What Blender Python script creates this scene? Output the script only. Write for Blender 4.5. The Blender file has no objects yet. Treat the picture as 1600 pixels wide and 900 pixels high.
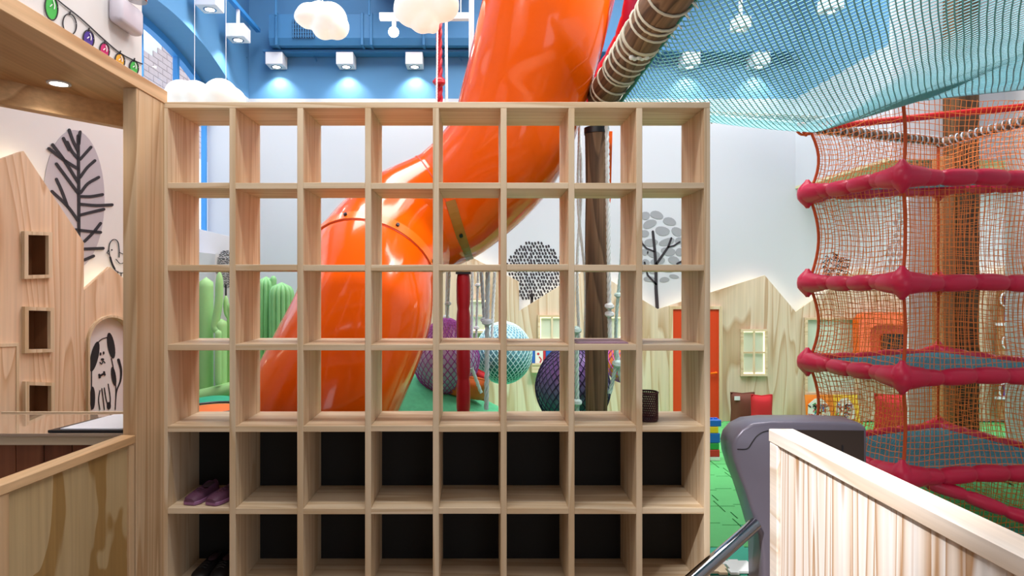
import bpy, bmesh, math, random
from mathutils import Vector, Matrix
from mathutils.geometry import tessellate_polygon
random.seed(7)
PI = math.pi
scene = bpy.context.scene
COL = scene.collection

# ------------------------------------------------------------------ camera
CAMZ = 1.35
F = 1000.0            # focal length in pixels of a 1600 px wide frame
VX, VY = 749.0, 442.0  # vanishing point of the depth direction
cam_d = bpy.data.cameras.new('camera')
cam_d.sensor_width = 36.0
cam_d.lens = F / 1600.0 * 36.0
cam_d.shift_x = (800.0 - VX) / 1600.0
cam_d.shift_y = -(450.0 - VY) / 1600.0
cam_d.clip_start = 0.05
cam_d.clip_end = 60
cam = bpy.data.objects.new('camera', cam_d)
COL.objects.link(cam)
cam.location = (0, 0, CAMZ)
cam.rotation_euler = (PI / 2, 0, 0)
scene.camera = cam

# ------------------------------------------------------------------ view, world, large lights
vs = scene.view_settings
vs.view_transform = 'Standard'
vs.look = 'None'
vs.gamma = 1.0
vs.use_curve_mapping = False
vs.exposure = 0.0

world = bpy.data.worlds.new('daylight')
scene.world = world
world.use_nodes = True
bg = world.node_tree.nodes['Background']
bg.inputs['Color'].default_value = (0.90, 0.95, 1.0, 1)
bg.inputs['Strength'].default_value = 1.9


def area_light(name, loc, target, sx, sy, power, color=(1, 1, 1)):
    d = bpy.data.lights.new(name, 'AREA')
    d.shape = 'RECTANGLE'
    d.size, d.size_y = sx, sy
    d.energy = power
    d.color = color
    o = bpy.data.objects.new(name, d)
    COL.objects.link(o)
    o.location = loc
    o.rotation_euler = (Vector(target) - Vector(loc)).to_track_quat('-Z', 'Y').to_euler()
    return o


def spot_light(name, loc, target, power, angle, blend=0.5, color=(1, 1, 1), size=0.03, parent=None):
    d = bpy.data.lights.new(name, 'SPOT')
    d.energy = power
    d.spot_size = math.radians(angle)
    d.spot_blend = blend
    d.color = color
    d.shadow_soft_size = size
    o = bpy.data.objects.new(name, d)
    COL.objects.link(o)
    o.location = loc
    o.rotation_euler = (Vector(target) - Vector(loc)).to_track_quat('-Z', 'Y').to_euler()
    if parent is not None:
        o.parent = parent
        o.location = Vector(loc) - parent.location
    return o


area_light('hall_ceiling_fill', (-0.6, 4.6, 4.75), (-0.6, 4.6, 0), 2.4, 1.6, 150, (1.0, 0.98, 0.95))  # unseen panel added to light the hall, stands in for its ceiling lamps
area_light('play_ceiling_fill', (1.9, 4.2, 4.75), (1.9, 4.4, 0), 2.0, 1.6, 140, (1.0, 0.98, 0.95))  # second added panel, brightens the play area; no fixture modelled
area_light('entrance_fill', (-0.1, 0.6, 3.9), (-0.1, 2.0, 1.6), 2.4, 1.0, 20, (1.0, 0.96, 0.92))  # weak fill added in front of the shelf, out of view
area_light('entrance_strip_light', (-0.2, 1.88, 3.7), (-0.2, 2.0, 0.0), 2.4, 0.22, 50, (1.0, 0.95, 0.90))
area_light('recess_fill', (4.6, 5.5, 2.25), (4.6, 5.5, 0), 1.2, 0.8, 18, (1.0, 0.95, 0.88))  # added fill under the bulkhead, no lamp modelled
spot_light('rail_sun_spot', (-0.7, 0.5, 3.3), (1.06, 2.02, 0.72), 1000, 24, 1.0, (1, 0.98, 0.97), 0.05)  # added spot that lays the sunlit patch on the rail wall

spot_light('swing_fill_spot', (1.9, 3.2, 4.7), (0.15, 4.9, 0.8), 420, 58, 0.8, (1.0, 0.98, 0.95), 0.08)  # added to brighten the swings and ropes in the lower hall
spot_light('play_fill_spot', (1.2, 3.0, 4.7), (1.9, 6.2, 0.6), 160, 50, 0.8, (1.0, 0.98, 0.95), 0.08)  # extra fill spot added towards the far house fronts


# ------------------------------------------------------------------ helpers
def P(px, py, Y):
    return Vector(((px - VX) / F * Y, Y, CAMZ + (VY - py) / F * Y))


def col(h):
    h = h.lstrip('#')
    out = []
    for i in (0, 2, 4):
        v = int(h[i:i + 2], 16) / 255.0
        out.append(v / 12.92 if v <= 0.04045 else ((v + 0.055) / 1.055) ** 2.4)
    return (out[0], out[1], out[2], 1.0)


class MB:
    def __init__(self):
        self.v = []
        self.f = []

    def quadbox(self, p):       # eight corner points
        b = len(self.v)
        self.v += [Vector(q) for q in p]
        for q in ((0, 3, 2, 1), (4, 5, 6, 7), (0, 1, 5, 4), (1, 2, 6, 5), (2, 3, 7, 6), (3, 0, 4, 7)):
            self.f.append([b + i for i in q])
        return self

    def box(self, x0, x1, y0, y1, z0, z1):
        return self.quadbox([(x0, y0, z0), (x1, y0, z0), (x1, y1, z0), (x0, y1, z0),
                             (x0, y0, z1), (x1, y0, z1), (x1, y1, z1), (x0, y1, z1)])

    def prism(self, pts, vec):
        vec = Vector(vec)
        b = len(self.v)
        n = len(pts)
        pts = [Vector(p) for p in pts]
        self.v += pts + [p + vec for p in pts]
        self.f.append(list(range(b + n - 1, b - 1, -1)))
        self.f.append([b + n + i for i in range(n)])
        for i in range(n):
            j = (i + 1) % n
            self.f.append([b + i, b + j, b + n + j, b + n + i])
        return self

    def prism_holes(self, outer, holes, fn, vec):
        vec = Vector(vec)
        loops = [outer] + holes
        flat = [p for l in loops for p in l]
        tris = tessellate_polygon([[Vector((p[0], p[1], 0)) for p in l] for l in loops])
        b = len(self.v)
        n = len(flat)
        q = [Vector(fn(*p)) for p in flat]
        self.v += q + [p + vec for p in q]
        for t in tris:
            self.f.append([b + i for i in t])
            self.f.append([b + n + i for i in reversed(t)])
        s = 0
        for l in loops:
            m = len(l)
            for i in range(m):
                j = (i + 1) % m
                self.f.append([b + s + i, b + s + j, b + n + s + j, b + n + s + i])
            s += m
        return self

    def tube(self, path, r, n=8, caps=True, closed=False):
        path = [Vector(p) for p in path]
        m = len(path)
        rr = r if isinstance(r, (list, tuple)) else [r] * m
        tang = []
        for i in range(m):
            if closed:
                t = path[(i + 1) % m] - path[i - 1]
            else:
                t = path[min(i + 1, m - 1)] - path[max(i - 1, 0)]
            tang.append(t.normalized() if t.length > 1e-9 else Vector((0, 0, 1)))
        up = Vector((0, 0, 1)) if abs(tang[0].z) < 0.9 else Vector((1, 0, 0))
        nx = (up - tang[0] * up.dot(tang[0])).normalized()
        b = len(self.v)
        for i in range(m):
            nx = nx - tang[i] * nx.dot(tang[i])
            nx = nx.normalized() if nx.length > 1e-9 else tang[i].orthogonal().normalized()
            ny = tang[i].cross(nx)
            for k in range(n):
                a = 2 * PI * k / n
                self.v.append(path[i] + (nx * math.cos(a) + ny * math.sin(a)) * rr[i])
        for i in range(m if closed else m - 1):
            i2 = (i + 1) % m
            for k in range(n):
                k2 = (k + 1) % n
                self.f.append([b + i * n + k, b + i * n + k2, b + i2 * n + k2, b + i2 * n + k])
        if caps and not closed:
            self.f.append([b + k for k in range(n - 1, -1, -1)])
            self.f.append([b + (m - 1) * n + k for k in range(n)])
        return self

    def ell(self, c, r, nu=20, nv=12, rot=None):
        c = Vector(c)
        rx, ry, rz = (r, r, r) if not isinstance(r, (list, tuple)) else r
        b = len(self.v)

        def put(x, y, z):
            q = Vector((x * rx, y * ry, z * rz))
            if rot is not None:
                q = rot @ q
            self.v.append(c + q)
        put(0, 0, 1)
        for j in range(1, nv):
            t = PI * j / nv
            for i in range(nu):
                a = 2 * PI * i / nu
                put(math.sin(t) * math.cos(a), math.sin(t) * math.sin(a), math.cos(t))
        put(0, 0, -1)
        last = len(self.v) - 1
        for i in range(nu):
            i2 = (i + 1) % nu
            self.f.append([b, b + 1 + i, b + 1 + i2])
            for j in range(nv - 2):
                s = b + 1 + j * nu
                self.f.append([s + i, s + nu + i, s + nu + i2, s + i2])
            s = b + 1 + (nv - 2) * nu
            self.f.append([s + i, last, s + i2])
        return self

    def lathe(self, prof, c, n=24):
        c = Vector(c)
        b = len(self.v)
        for (r, z) in prof:
            for k in range(n):
                a = 2 * PI * k / n
                self.v.append(c + Vector((r * math.cos(a), r * math.sin(a), z)))
        for j in range(len(prof) - 1):
            for k in range(n):
                k2 = (k + 1) % n
                self.f.append([b + j * n + k, b + j * n + k2, b + (j + 1) * n + k2, b + (j + 1) * n + k])
        self.f.append([b + k for k in range(n - 1, -1, -1)])
        self.f.append([b + (len(prof) - 1) * n + k for k in range(n)])
        return self

    def build(self, name, mat, parent=None, smooth=None, bevel=0.0, kind=None, label=None, seg=1, normals=True):
        lo = Vector((min(p.x for p in self.v), min(p.y for p in self.v), min(p.z for p in self.v)))
        hi = Vector((max(p.x for p in self.v), max(p.y for p in self.v), max(p.z for p in self.v)))
        c = (lo + hi) / 2
        me = bpy.data.meshes.new(name)
        me.from_pydata([tuple(p - c) for p in self.v], [], self.f)
        if normals or bevel:
            bm = bmesh.new()
            bm.from_mesh(me)
            bmesh.ops.recalc_face_normals(bm, faces=bm.faces)
            if bevel:
                es = [e for e in bm.edges if len(e.link_faces) == 2 and e.calc_face_angle(0) > 0.6]
                bmesh.ops.bevel(bm, geom=es, offset=bevel, segments=seg, affect='EDGES', profile=0.5)
            bm.to_mesh(me)
            bm.free()
        if smooth is not None:
            me.shade_smooth()
            me.set_sharp_from_angle(angle=math.radians(smooth))
        me.materials.append(M[mat] if isinstance(mat, str) else mat)
        o = bpy.data.objects.new(name, me)
        COL.objects.link(o)
        o.location = c
        if parent is not None:
            w = Vector(parent.location)
            if parent.parent is not None:
                w = w + Vector(parent.parent.location)
            o.parent = parent
            o.location = c - w
        if kind:
            o['kind'] = kind
        if label:
            o['label'] = label
        return o


def tag(o, label, cat, group=None):
    o['label'] = label
    o['category'] = cat
    if group:
        o['group'] = group
    return o


def thing(name, label, cat, loc=(0, 0, 0), group=None):
    o = bpy.data.objects.new(name, None)
    o.empty_display_size = 0.1
    COL.objects.link(o)
    o.location = loc
    return tag(o, label, cat, group)


def inst(o, loc, parent):
    """copy of a part sharing its mesh; loc is the world position of its centre"""
    c = o.copy()
    COL.objects.link(c)
    c.parent = parent
    c.location = Vector(loc) - Vector(parent.location)
    return c


def catmull(pts, n):
    pts = [Vector(p) for p in pts]
    out = []
    e = [pts[0] * 2 - pts[1]] + pts + [pts[-1] * 2 - pts[-2]]
    for i in range(1, len(e) - 2):
        for k in range(n):
            t = k / n
            a, b, c, d = e[i - 1], e[i], e[i + 1], e[i + 2]
            out.append(0.5 * ((2 * b) + (c - a) * t + (2 * a - 5 * b + 4 * c - d) * t * t + (3 * b - a - 3 * c + d) * t ** 3))
    out.append(pts[-1])
    return out


# ------------------------------------------------------------------ materials
M = {}


def pmat(name, c, rough=0.6, metal=0.0, coat=0.0, var=0.06, nscale=14.0, bump=0.0, emit=None, estr=0.0, spec=0.5, trans=0.0, sheen=0.0, sss=0.0):
    m = bpy.data.materials.new(name)
    m.use_nodes = True
    nt = m.node_tree
    b = nt.nodes['Principled BSDF']
    cc = col(c) if isinstance(c, str) else c
    b.inputs['Roughness'].default_value = rough
    b.inputs['Metallic'].default_value = metal
    b.inputs['Coat Weight'].default_value = coat
    b.inputs['Coat Roughness'].default_value = 0.06
    b.inputs['Specular IOR Level'].default_value = spec
    b.inputs['Transmission Weight'].default_value = trans
    b.inputs['Sheen Weight'].default_value = sheen
    tc = nt.nodes.new('ShaderNodeTexCoord')
    no = nt.nodes.new('ShaderNodeTexNoise')
    no.inputs['Scale'].default_value = nscale
    no.inputs['Detail'].default_value = 4
    nt.links.new(tc.outputs['Object'], no.inputs['Vector'])
    mx = nt.nodes.new('ShaderNodeMix')
    mx.data_type = 'RGBA'
    mx.inputs['A'].default_value = tuple(x * (1 - var) for x in cc[:3]) + (1,)
    mx.inputs['B'].default_value = tuple(min(1, x * (1 + var)) for x in cc[:3]) + (1,)
    nt.links.new(no.outputs['Fac'], mx.inputs['Factor'])
    nt.links.new(mx.outputs['Result'], b.inputs['Base Color'])
    if bump:
        bp = nt.nodes.new('ShaderNodeBump')
        bp.inputs['Strength'].default_value = bump
        bp.inputs['Distance'].default_value = 0.01
        nt.links.new(no.outputs['Fac'], bp.inputs['Height'])
        nt.links.new(bp.outputs['Normal'], b.inputs['Normal'])
    if emit is not None:
        b.inputs['Emission Color'].default_value = col(emit)
        b.inputs['Emission Strength'].default_value = estr
    M[name] = m
    return m


def wood(name, light, mid, dark, axis, rings=9.0, scale=2.2, stretch=0.10, streak=0.35, rough=0.5, distort=0.4, hard=0.5, patch=False):
    """growth-ring contours of a stretched noise field plus fine streaks along the grain axis"""
    m = bpy.data.materials.new(name)
    m.use_nodes = True
    nt = m.node_tree
    L = nt.links
    b = nt.nodes['Principled BSDF']
    b.inputs['Roughness'].default_value = rough
    b.inputs['Specular IOR Level'].default_value = 0.35
    tc = nt.nodes.new('ShaderNodeTexCoord')
    oi = nt.nodes.new('ShaderNodeObjectInfo')
    ml = nt.nodes.new('ShaderNodeMath')
    ml.operation = 'MULTIPLY'
    ml.inputs[1].default_value = 37.0
    L.new(oi.outputs['Random'], ml.inputs[0])
    ad = nt.nodes.new('ShaderNodeVectorMath')
    ad.operation = 'ADD'
    L.new(tc.outputs['Object'], ad.inputs[0])
    L.new(ml.outputs[0], ad.inputs[1])
    mp = nt.nodes.new('ShaderNodeMapping')
    s = [1.0, 1.0, 1.0]
    s['xyz'.index(axis)] = stretch
    mp.inputs['Scale'].default_value = s
    L.new(ad.outputs[0], mp.inputs['Vector'])
    n1 = nt.nodes.new('ShaderNodeTexNoise')
    n1.inputs['Scale'].default_value = scale
    n1.inputs['Detail'].default_value = 3.0 if patch else 1.5
    n1.inputs['Distortion'].default_value = distort
    L.new(mp.outputs[0], n1.inputs['Vector'])
    k = nt.nodes.new('ShaderNodeMath')
    k.operation = 'MULTIPLY'
    k.inputs[1].default_value = rings
    L.new(n1.outputs['Fac'], k.inputs[0])
    fr = nt.nodes.new('ShaderNodeMath')
    fr.operation = 'FRACT'
    L.new(k.outputs[0], fr.inputs[0])
    rp = nt.nodes.new('ShaderNodeValToRGB')
    e = rp.color_ramp.elements
    e[0].position = 0.0
    e[0].color = col(light)
    e[1].position = 1.0
    e[1].color = col(light)
    a = e.new(hard)
    a.color = col(mid)
    d = e.new(0.90)
    d.color = col(dark)
    if patch:      # hard-edged cathedral patches of dark late wood
        e[0].color = col(light)
        a.position, d.position = 0.60, 0.65
        e[-1].color = col(dark)
        z_ = e.new(0.97)
        z_.color = col(dark)
    L.new(fr.outputs[0], rp.inputs['Fac'])
    mp2 = nt.nodes.new('ShaderNodeMapping')
    s2 = [60.0, 60.0, 60.0]
    s2['xyz'.index(axis)] = 1.6
    mp2.inputs['Scale'].default_value = s2
    L.new(ad.outputs[0], mp2.inputs['Vector'])
    n2 = nt.nodes.new('ShaderNodeTexNoise')
    n2.inputs['Scale'].default_value = 1.0
    n2.inputs['Detail'].default_value = 3
    L.new(mp2.outputs[0], n2.inputs['Vector'])
    mr = nt.nodes.new('ShaderNodeMapRange')
    mr.inputs['From Min'].default_value = 0.3
    mr.inputs['From Max'].default_value = 0.7
    mr.inputs['To Min'].default_value = 1 - streak * 0.5
    mr.inputs['To Max'].default_value = 1 + streak * 0.25
    L.new(n2.outputs['Fac'], mr.inputs['Value'])
    hv = nt.nodes.new('ShaderNodeHueSaturation')
    L.new(rp.outputs['Color'], hv.inputs['Color'])
    L.new(mr.outputs['Result'], hv.inputs['Value'])
    L.new(hv.outputs['Color'], b.inputs['Base Color'])
    bp = nt.nodes.new('ShaderNodeBump')
    bp.inputs['Strength'].default_value = 0.06
    bp.inputs['Distance'].default_value = 0.004
    L.new(n2.outputs['Fac'], bp.inputs['Height'])
    L.new(bp.outputs['Normal'], b.inputs['Normal'])
    M[name] = m
    return m


PL, PM, PD = '#e4cfb2', '#dcc5a6', '#ceb18c'
wood('pine_x', PL, PM, PD, 'x', rings=9, scale=6.0, stretch=0.05, streak=0.13, distort=0.2)
wood('pine_y', PL, PM, PD, 'y', rings=9, scale=6.0, stretch=0.05, streak=0.13, distort=0.2)
wood('pine_z', PL, PM, PD, 'z', rings=9, scale=6.0, stretch=0.05, streak=0.13, distort=0.2)
wood('post_pine', '#d8ba96', '#d0ae88', '#be9870', 'z', rings=14, scale=4.0, stretch=0.05, streak=0.2)
wood('beam_pine', '#dbb68c', '#d0a87c', '#bb9064', 'y', rings=6, scale=3.0, stretch=0.10, streak=0.3)
wood('rail_pine', '#f4eeea', '#e6d4c4', '#b88f68', 'z', rings=14, scale=6.0, stretch=0.03, streak=0.25, rough=0.4, distort=0.2, hard=0.65)
wood('rail_cap', '#efe6de', '#e8dbce', '#d8c3ae', 'y', rings=6, scale=5.0, stretch=0.05, streak=0.25, rough=0.4)
wood('plywood_pale', '#dccbb6', '#d4bfa6', '#be9f80', 'z', rings=12, scale=2.6, stretch=0.13, streak=0.2, distort=0.7, hard=0.6)
wood('plywood_booth', '#eccfb2', '#e4c3a2', '#d2a984', 'z', rings=12, scale=2.8, stretch=0.18, streak=0.2, distort=0.9, hard=0.6)
wood('plywood_gate', '#c2a981', '#bea47a', '#a5824f', 'z', rings=6.0, scale=2.4, stretch=0.36, streak=0.25, distort=0.4, hard=0.45, patch=True)
wood('plank_brown', '#9a5f40', '#8c5236', '#713f28', 'z', rings=6, scale=3.0, stretch=0.12, streak=0.3)
wood('niche_wood', '#b98d6a', '#a67854', '#8f6040', 'z', rings=5, scale=3.0, stretch=0.2, streak=0.2)
wood('log', '#866a52', '#765b45', '#584334', 'z', rings=7, scale=6.0, stretch=0.10, streak=0.7, rough=0.75)
wood('log_y', '#86694f', '#745842', '#503a2a', 'y', rings=7, scale=6.0, stretch=0.10, streak=0.7, rough=0.75)
wood('log_x', '#86694f', '#745842', '#503a2a', 'x', rings=7, scale=6.0, stretch=0.10, streak=0.7, rough=0.75)
wood('beam_brown', '#6e5034', '#5e4429', '#442e1a', 'z', rings=7, scale=8.0, stretch=0.06, streak=0.7)
wood('beam_tan', '#b98c62', '#ad7f56', '#996c45', 'z', rings=5, scale=4.0, stretch=0.08, streak=0.3)

pmat('white_wall', '#cfd2d6', 0.8, var=0.02)
pmat('white_booth', '#d9d6d6', 0.8, var=0.02)
pmat('column_white', '#dfe0e6', 0.8, var=0.02)
pmat('underside', '#c9c6a4', 0.8, var=0.02)
pmat('blue_paint', '#3674a6', 0.6, var=0.03)
pmat('blue_dark', '#235a8c', 0.6, var=0.03)
pmat('blue_frame', '#3c8fd8', 0.45, var=0.02)
pmat('white_metal', '#e4e6ee', 0.4, var=0.01)
pmat('grille_dark', '#123a5c', 0.6)
pmat('black_panel', '#0b0a0b', 0.75, var=0.2)
pmat('black_plastic', '#1c1a1f', 0.4)
pmat('ink', '#26222a', 0.8, var=0.02)
pmat('ink_grey', '#b0a9b2', 0.8, var=0.02)
pmat('ink_leaf', '#8e9299', 0.8, var=0.02)
pmat('ink_white', '#eceaee', 0.8, var=0.01)
pmat('slide_orange', '#ff6204', 0.14, coat=0.35, var=0.05, nscale=2.5, spec=0.35)
pmat('slide_flange', '#ff7616', 0.22, coat=0.25, var=0.05)
pmat('strap_ochre', '#a8752a', 0.35, coat=0.2)
pmat('bolt_steel', '#3a3a40', 0.35, metal=0.8)
pmat('chrome', '#a9abb2', 0.12, metal=1.0, var=0.02)
pmat('red_vinyl', '#d8204a', 0.38, var=0.06, nscale=6, bump=0.05)
pmat('red_pad', '#b40d22', 0.4, var=0.06, nscale=6)
pmat('red_bright', '#d01a1a', 0.4)
pmat('net_orange', '#f88a3c', 0.7, var=0.12)
pmat('rope_orange', '#d2521e', 0.7, var=0.1)
pmat('net_teal', '#84c6d2', 0.6, var=0.12)
pmat('net_green', '#1f7d78', 0.7, var=0.1)
pmat('floor_net', '#6fb4c8', 0.6, var=0.15)
pmat('rope_white', '#e2eaec', 0.75, var=0.08)
pmat('rope_cream', '#cfcab8', 0.75, var=0.08)
pmat('rope_grey', '#c6d0d8', 0.75, var=0.1)
pmat('rope_mint', '#c8e4e0', 0.75, var=0.08)
pmat('green_mat', '#5fc474', 0.7, var=0.06, bump=0.05)
pmat('green_joint', '#1d5c33', 0.9)
pmat('teal_mat', '#3db89a', 0.7, var=0.05)
pmat('hill_carpet', '#66d09a', 0.9, var=0.18, nscale=30, bump=0.3)
pmat('floor_wood', '#8f7a66', 0.6, var=0.1)
pmat('cactus_light', '#a6d690', 0.6, var=0.05, bump=0.1)
pmat('cactus_mid', '#86c284', 0.6, var=0.06, bump=0.1)
pmat('teal_fabric', '#1fa581', 0.45, var=0.08)
pmat('orange_fabric', '#f07427', 0.6)
pmat('cushion_red', '#c51c27', 0.75, var=0.08, bump=0.1)
pmat('cushion_brown', '#6d3a2c', 0.75, var=0.08, bump=0.1)
pmat('door_orange', '#d73d0c', 0.55, var=0.04)
pmat('pane_pale', '#c3cab8', 0.5, var=0.03, emit='#dfe3c8', estr=0.12)
pmat('panel_mint', '#c4d0bf', 0.6, var=0.02)
pmat('led_warm', '#fff3cf', 0.5, emit='#fff0c4', estr=9.0)
pmat('led_window', '#fff3cf', 0.5, emit='#fff4c8', estr=1.6)
pmat('lamp_glow', '#ffffff', 0.5, emit='#fff6e2', estr=25.0)
pmat('downlight_glow', '#ffffff', 0.5, emit='#fff2df', estr=14.0)
pmat('cloud_glow', '#f4f2ea', 0.6, var=0.02, emit='#fff8ea', estr=0.42)
pmat('turnstile_grey', '#77717f', 0.32, metal=0.25, var=0.03)
pmat('turnstile_shaded', '#40342e', 0.4, metal=0.3, var=0.04)  # cabinet grey with the shadow on its front put into the colour
pmat('paper', '#e2e3ec', 0.7, var=0.02)
pmat('glass_edge', '#cfd8d8', 0.2, var=0.02)
pmat('shoe_purple', '#5c3650', 0.6, var=0.08)
pmat('shoe_sole', '#8d5f88', 0.5)
pmat('shoe_dark', '#3a2733', 0.8)
pmat('shoe_black', '#141316', 0.5)
pmat('mesh_cup', '#4a2a34', 0.4, metal=0.4)
pmat('mat_purple', '#b08fa4', 0.5, var=0.3, nscale=60)
pmat('book_white', '#e8e4e0', 0.6, var=0.05)
pmat('book_red', '#c8303c', 0.5)
pmat('book_blue', '#2a62b8', 0.5)
pmat('book_orange', '#f08a2c', 0.5)
pmat('book_yellow', '#ecc93e', 0.5)
pmat('book_green', '#3a9a58', 0.5)
pmat('toy_blue', '#1f66c4', 0.35)
pmat('toy_yellow', '#e8c322', 0.35)
pmat('toy_green', '#2d9a48', 0.35)
pmat('toy_red', '#d02828', 0.35)
pmat('purple_print', '#6a3d86', 0.6)
pmat('foam_cream', '#ecd6b4', 0.8, var=0.05)
pmat('foam_white', '#eef4f2', 0.8)
pmat('bulb_green', '#3fb54a', 0.7)
pmat('bulb_violet', '#4a2f94', 0.7)
pmat('bulb_pink', '#c8216e', 0.7)
pmat('bulb_amber', '#e6ab2e', 0.7)
pmat('brick', '#cdb4b0', 0.85, var=0.12)
pmat('mortar', '#efebe8', 0.9)
pmat('lavender_plastic', '#cfc9d6', 0.35, var=0.02)
pmat('pod_purple_net', '#a844a0', 0.6)
pmat('pod_teal_net', '#bfe2e6', 0.6)
pmat('pod_dark_net', '#2a1f4c', 0.6)
pmat('pod_orange', '#e0703a', 0.6)


def two_tone(name, top, bottom, mid=0.0, width=0.12, rough=0.35):
    """fabric ball dyed from one colour into another along its own height"""
    m = bpy.data.materials.new(name)
    m.use_nodes = True
    nt = m.node_tree
    b = nt.nodes['Principled BSDF']
    b.inputs['Roughness'].default_value = rough
    tc = nt.nodes.new('ShaderNodeTexCoord')
    sp = nt.nodes.new('ShaderNodeSeparateXYZ')
    nt.links.new(tc.outputs['Object'], sp.inputs[0])
    mr = nt.nodes.new('ShaderNodeMapRange')
    mr.inputs['From Min'].default_value = mid - width
    mr.inputs['From Max'].default_value = mid + width
    nt.links.new(sp.outputs['Z'], mr.inputs['Value'])
    mx = nt.nodes.new('ShaderNodeMix')
    mx.data_type = 'RGBA'
    mx.inputs['A'].default_value = col(bottom)
    mx.inputs['B'].default_value = col(top)
    nt.links.new(mr.outputs['Result'], mx.inputs['Factor'])
    nt.links.new(mx.outputs['Result'], b.inputs['Base Color'])
    M[name] = m


two_tone('pod_purple', '#e070b8', '#c8d8ee', 0.10, 0.2)
two_tone('pod_teal', '#8fc4d8', '#1f8a86', -0.02, 0.12)
two_tone('pod_dark', '#9a78c4', '#1c8c88', -0.03, 0.15)


def painted_wall(name, z_split):
    """white dado below, blue paint above a straight painted line"""
    m = bpy.data.materials.new(name)
    m.use_nodes = True
    nt = m.node_tree
    b = nt.nodes['Principled BSDF']
    b.inputs['Roughness'].default_value = 0.7
    g = nt.nodes.new('ShaderNodeNewGeometry')
    sp = nt.nodes.new('ShaderNodeSeparateXYZ')
    nt.links.new(g.outputs['Position'], sp.inputs[0])
    gt = nt.nodes.new('ShaderNodeMath')
    gt.operation = 'GREATER_THAN'
    gt.inputs[1].default_value = z_split
    nt.links.new(sp.outputs['Z'], gt.inputs[0])
    mx = nt.nodes.new('ShaderNodeMix')
    mx.data_type = 'RGBA'
    mx.inputs['A'].default_value = col('#bdc3cc')
    mx.inputs['B'].default_value = col('#4f86b4')
    nt.links.new(gt.outputs[0], mx.inputs['Factor'])
    nt.links.new(mx.outputs['Result'], b.inputs['Base Color'])
    M[name] = m


ZS = 3.18
painted_wall('wall_paint', ZS)

# window glass
gm = bpy.data.materials.new('window_glass')
gm.use_nodes = True
gn_ = gm.node_tree
gn_.nodes.remove(gn_.nodes['Principled BSDF'])
g1 = gn_.nodes.new('ShaderNodeBsdfTransparent')
g1.inputs['Color'].default_value = (0.93, 0.97, 1.0, 1)
g2 = gn_.nodes.new('ShaderNodeBsdfGlossy')
g2.inputs['Roughness'].default_value = 0.03
g3 = gn_.nodes.new('ShaderNodeMixShader')
g3.inputs['Fac'].default_value = 0.06
gn_.links.new(g1.outputs[0], g3.inputs[1])
gn_.links.new(g2.outputs[0], g3.inputs[2])
gn_.links.new(g3.outputs[0], gn_.nodes['Material Output'].inputs['Surface'])
M['window_glass'] = gm
cg = bpy.data.materials.new('counter_glass')
cg.use_nodes = True
cb = cg.node_tree.nodes['Principled BSDF']
cb.inputs['Base Color'].default_value = col('#b99f88')
cb.inputs['Roughness'].default_value = 0.05
cb.inputs['Coat Weight'].default_value = 1.0
M['counter_glass'] = cg

# ================================================================== STRUCTURE
YF = 6.36      # far wall
XL = -2.29     # left wall of the hall
XR = 3.14      # right wall above the recess
ZC = 4.9       # ceiling


def struct(mb, name, mat, **k):
    return mb.build(name, mat, kind='structure', **k)


fl = struct(MB().box(-3.2, 4.0, -2.0, 2.95, -0.10, 0.0), 'floor', 'floor_wood')
flp = struct(MB().box(-3.2, 6.2, 2.95, YF + 0.1, -0.10, -0.012), 'floor_play_area', 'green_joint')
struct(MB().box(-3.2, 6.2, -2.0, YF + 0.2, ZC, ZC + 0.1), 'ceiling', 'blue_dark')
struct(MB().box(XL - 0.3, 6.2, YF, YF + 0.2, -0.1, ZC), 'wall_far', 'wall_paint')
struct(MB().box(6.0, 6.2, 4.9, YF, -0.1, 2.3), 'wall_recess', 'white_wall')

# unseen walls added around the camera to hold back daylight, with an open doorway
struct(MB().box(-3.2, -3.1, -2.0, 3.4, 0, ZC), 'wall_entrance_left', 'white_wall')
struct(MB().box(4.0, 4.1, -2.0, 4.87, 0, ZC), 'wall_entrance_right', 'white_wall')
mb = MB().box(-3.2, 0.9, -2.1, -2.0, 0, ZC).box(2.7, 4.1, -2.1, -2.0, 0, ZC).box(0.9, 2.7, -2.1, -2.0, 2.4, ZC)
struct(mb, 'wall_entrance_back', 'white_wall')

# bulkhead over the recess: left face is the right wall of the hall
b = MB().box(XR, 6.2, 4.9, YF, 2.31, ZC)
struct(b, 'wall_right', 'wall_paint')
struct(MB().box(XR, 6.2, 4.9, YF, 2.285, 2.31), 'ceiling_recess', 'underside')
struct(MB().box(XR, 6.2, 4.87, 4.899, 2.285, ZC), 'wall_right_front', 'column_white')
struct(MB().box(3.32, 3.56, 4.95, 5.0, 0, 2.284), 'wall_pillar', 'column_white')

# left wall with arched window: opening in Y from 3.6 to 5.98, sill 1.83
Y0w, Y1w, SILL = 3.62, 5.98, 1.60
YC, APEX, RAD = 4.80, 3.37, 3.2


def arch_z(y):
    return APEX - RAD + math.sqrt(RAD * RAD - (y - YC) ** 2)


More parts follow.
